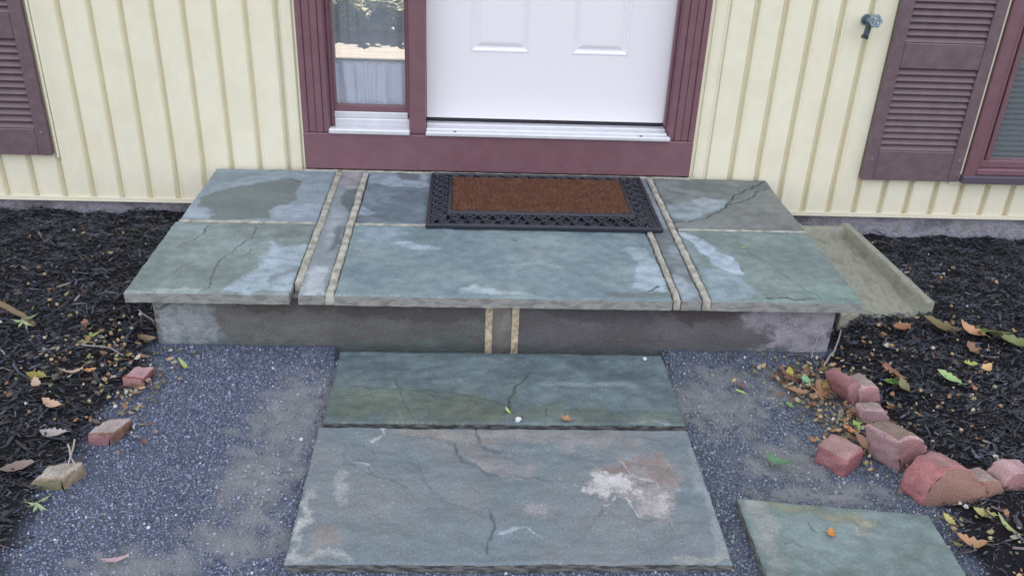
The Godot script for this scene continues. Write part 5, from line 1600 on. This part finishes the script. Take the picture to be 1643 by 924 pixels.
	# ---- seedlings
	for s in [[-1.335, 1.010, 0.75, "small pale green weed seedling in the left mulch bed by the thick stick"], [-0.985, 1.765, 0.55, "small light green seedling at the picture's left edge below the mossy brick"]]:
		var gp := Vector3(s[0], gh(s[0], s[1]), s[1])
		var w := thing("weed_seedling", gp, s[3], "weed")
		var sst := begin()
		tube(sst, [gp, gp + Vector3(0.004, 0.035, 0.004) * s[2], gp + Vector3(0.0, 0.060, 0.0) * s[2]], 0.0026, 0.0018, 6)
		put(done(sst), "stem", flat_mat(ph(196, 200, 190, KH), 0.6), w)
		for k in 6:
			var ang: float = TAU * k / 6.0 + 0.5 * sin(k * 3.7)
			var lf := put(leaf_mesh("blade", 0.060 * s[2] * (0.8 + 0.4 * sin(k * 2.3)), 60 + k, 0.25), "leaf", leaf_mat(ph(150, 166, 122, KH)), w, gp + Vector3(sin(ang) * 0.024, 0.058, cos(ang) * 0.024) * s[2])
			lf.rotation = Vector3(0.2, ang, 0.0)

# ---------------------------------------------------------------- small litter
func build_litter() -> void:
	rng.seed = 91
	var tr := []
	var cs := PackedColorArray()
	var tones := [phl(150, 112, 84, KH), phl(182, 150, 112, KH), phl(118, 84, 70, KH), phl(150, 138, 100, KH), phl(112, 112, 84, KH), phl(184, 174, 158, KH), phl(100, 88, 82, KH)]
	var spots := [[1.04, 1.16, 0.075, 0.06, 230], [1.09, 1.30, 0.065, 0.09, 230], [1.07, 1.42, 0.06, 0.08, 150], [1.14, 1.55, 0.05, 0.06, 40], [-1.02, 1.12, 0.09, 0.10, 90], [-1.15, 1.25, 0.14, 0.16, 90], [-0.93, 1.36, 0.05, 0.10, 45], [-1.30, 1.0, 0.25, 0.3, 60], [1.45, 1.0, 0.22, 0.25, 90], [1.35, 1.35, 0.2, 0.15, 70], [1.8, 0.7, 0.3, 0.3, 60], [1.33, 1.88, 0.10, 0.10, 70], [-1.5, 0.6, 0.3, 0.3, 40], [1.33, 1.0, 0.12, 0.06, 40]]
	for s in spots:
		for k in s[4]:
			var x := rng.randfn(s[0], s[2])
			var z := rng.randfn(s[1], s[3])
			if under_stone(x, z, -0.01): continue
			var l := rng.randf_range(0.008, 0.024)
			tr.append(Transform3D(Basis.from_euler(Vector3(rng.randfn(0, 0.4), rng.randf() * TAU, rng.randfn(0, 0.4))).scaled(Vector3.ONE * l), Vector3(x, gh(x, z) + 0.008 + rng.randf() * 0.006, z)))
			cs.append(tones[rng.randi() % 7] * rng.randf_range(0.7, 1.2))
	var lm := tint_mat(0.7, 0.4)
	lm.cull_mode = BaseMaterial3D.CULL_DISABLED
	tag(scatter("leaf_litter", leaf_mesh("scrap", 1.0, 5, 0.4), lm, tr, cs), "small brown and tan bits of dead leaf on the beds and path edges", "leaf litter", "", "stuff")
	# fallen seeds and pale pebbles
	tr = []
	cs = PackedColorArray()
	for s in [[-1.35, 0.55, 0.3, 0.35, 55], [-1.12, 1.08, 0.12, 0.12, 46], [1.12, 1.20, 0.08, 0.12, 40], [1.6, 0.8, 0.35, 0.4, 60], [1.4, 1.25, 0.2, 0.15, 30], [1.08, 1.42, 0.06, 0.06, 26], [1.3, 1.85, 0.1, 0.1, 14], [-0.97, 1.3, 0.05, 0.06, 16], [-1.2, 1.5, 0.2, 0.2, 16]]:
		for k in s[4]:
			var x := rng.randfn(s[0], s[2])
			var z := rng.randfn(s[1], s[3])
			if under_stone(x, z, -0.01) or z < 0.05: continue
			var r := rng.randf_range(0.0035, 0.0075)
			tr.append(Transform3D(Basis.from_euler(Vector3(rng.randf(), rng.randf() * TAU, rng.randf())).scaled(Vector3.ONE * r), Vector3(x, gh(x, z) + 0.010, z)))
			var q := rng.randf()
			cs.append(phl(186, 162, 126, KH) if q < 0.4 else phl(206, 200, 196, KH) if q < 0.65 else phl(168, 132, 100, KH) if q < 0.85 else phl(170, 170, 130, KH))
	tag(scatter("fallen_seeds", pebble(9, 0.9), tint_mat(0.6, 0.4), tr, cs), "small round tan seeds and pale pebbles scattered over the mulch", "seeds", "", "stuff")
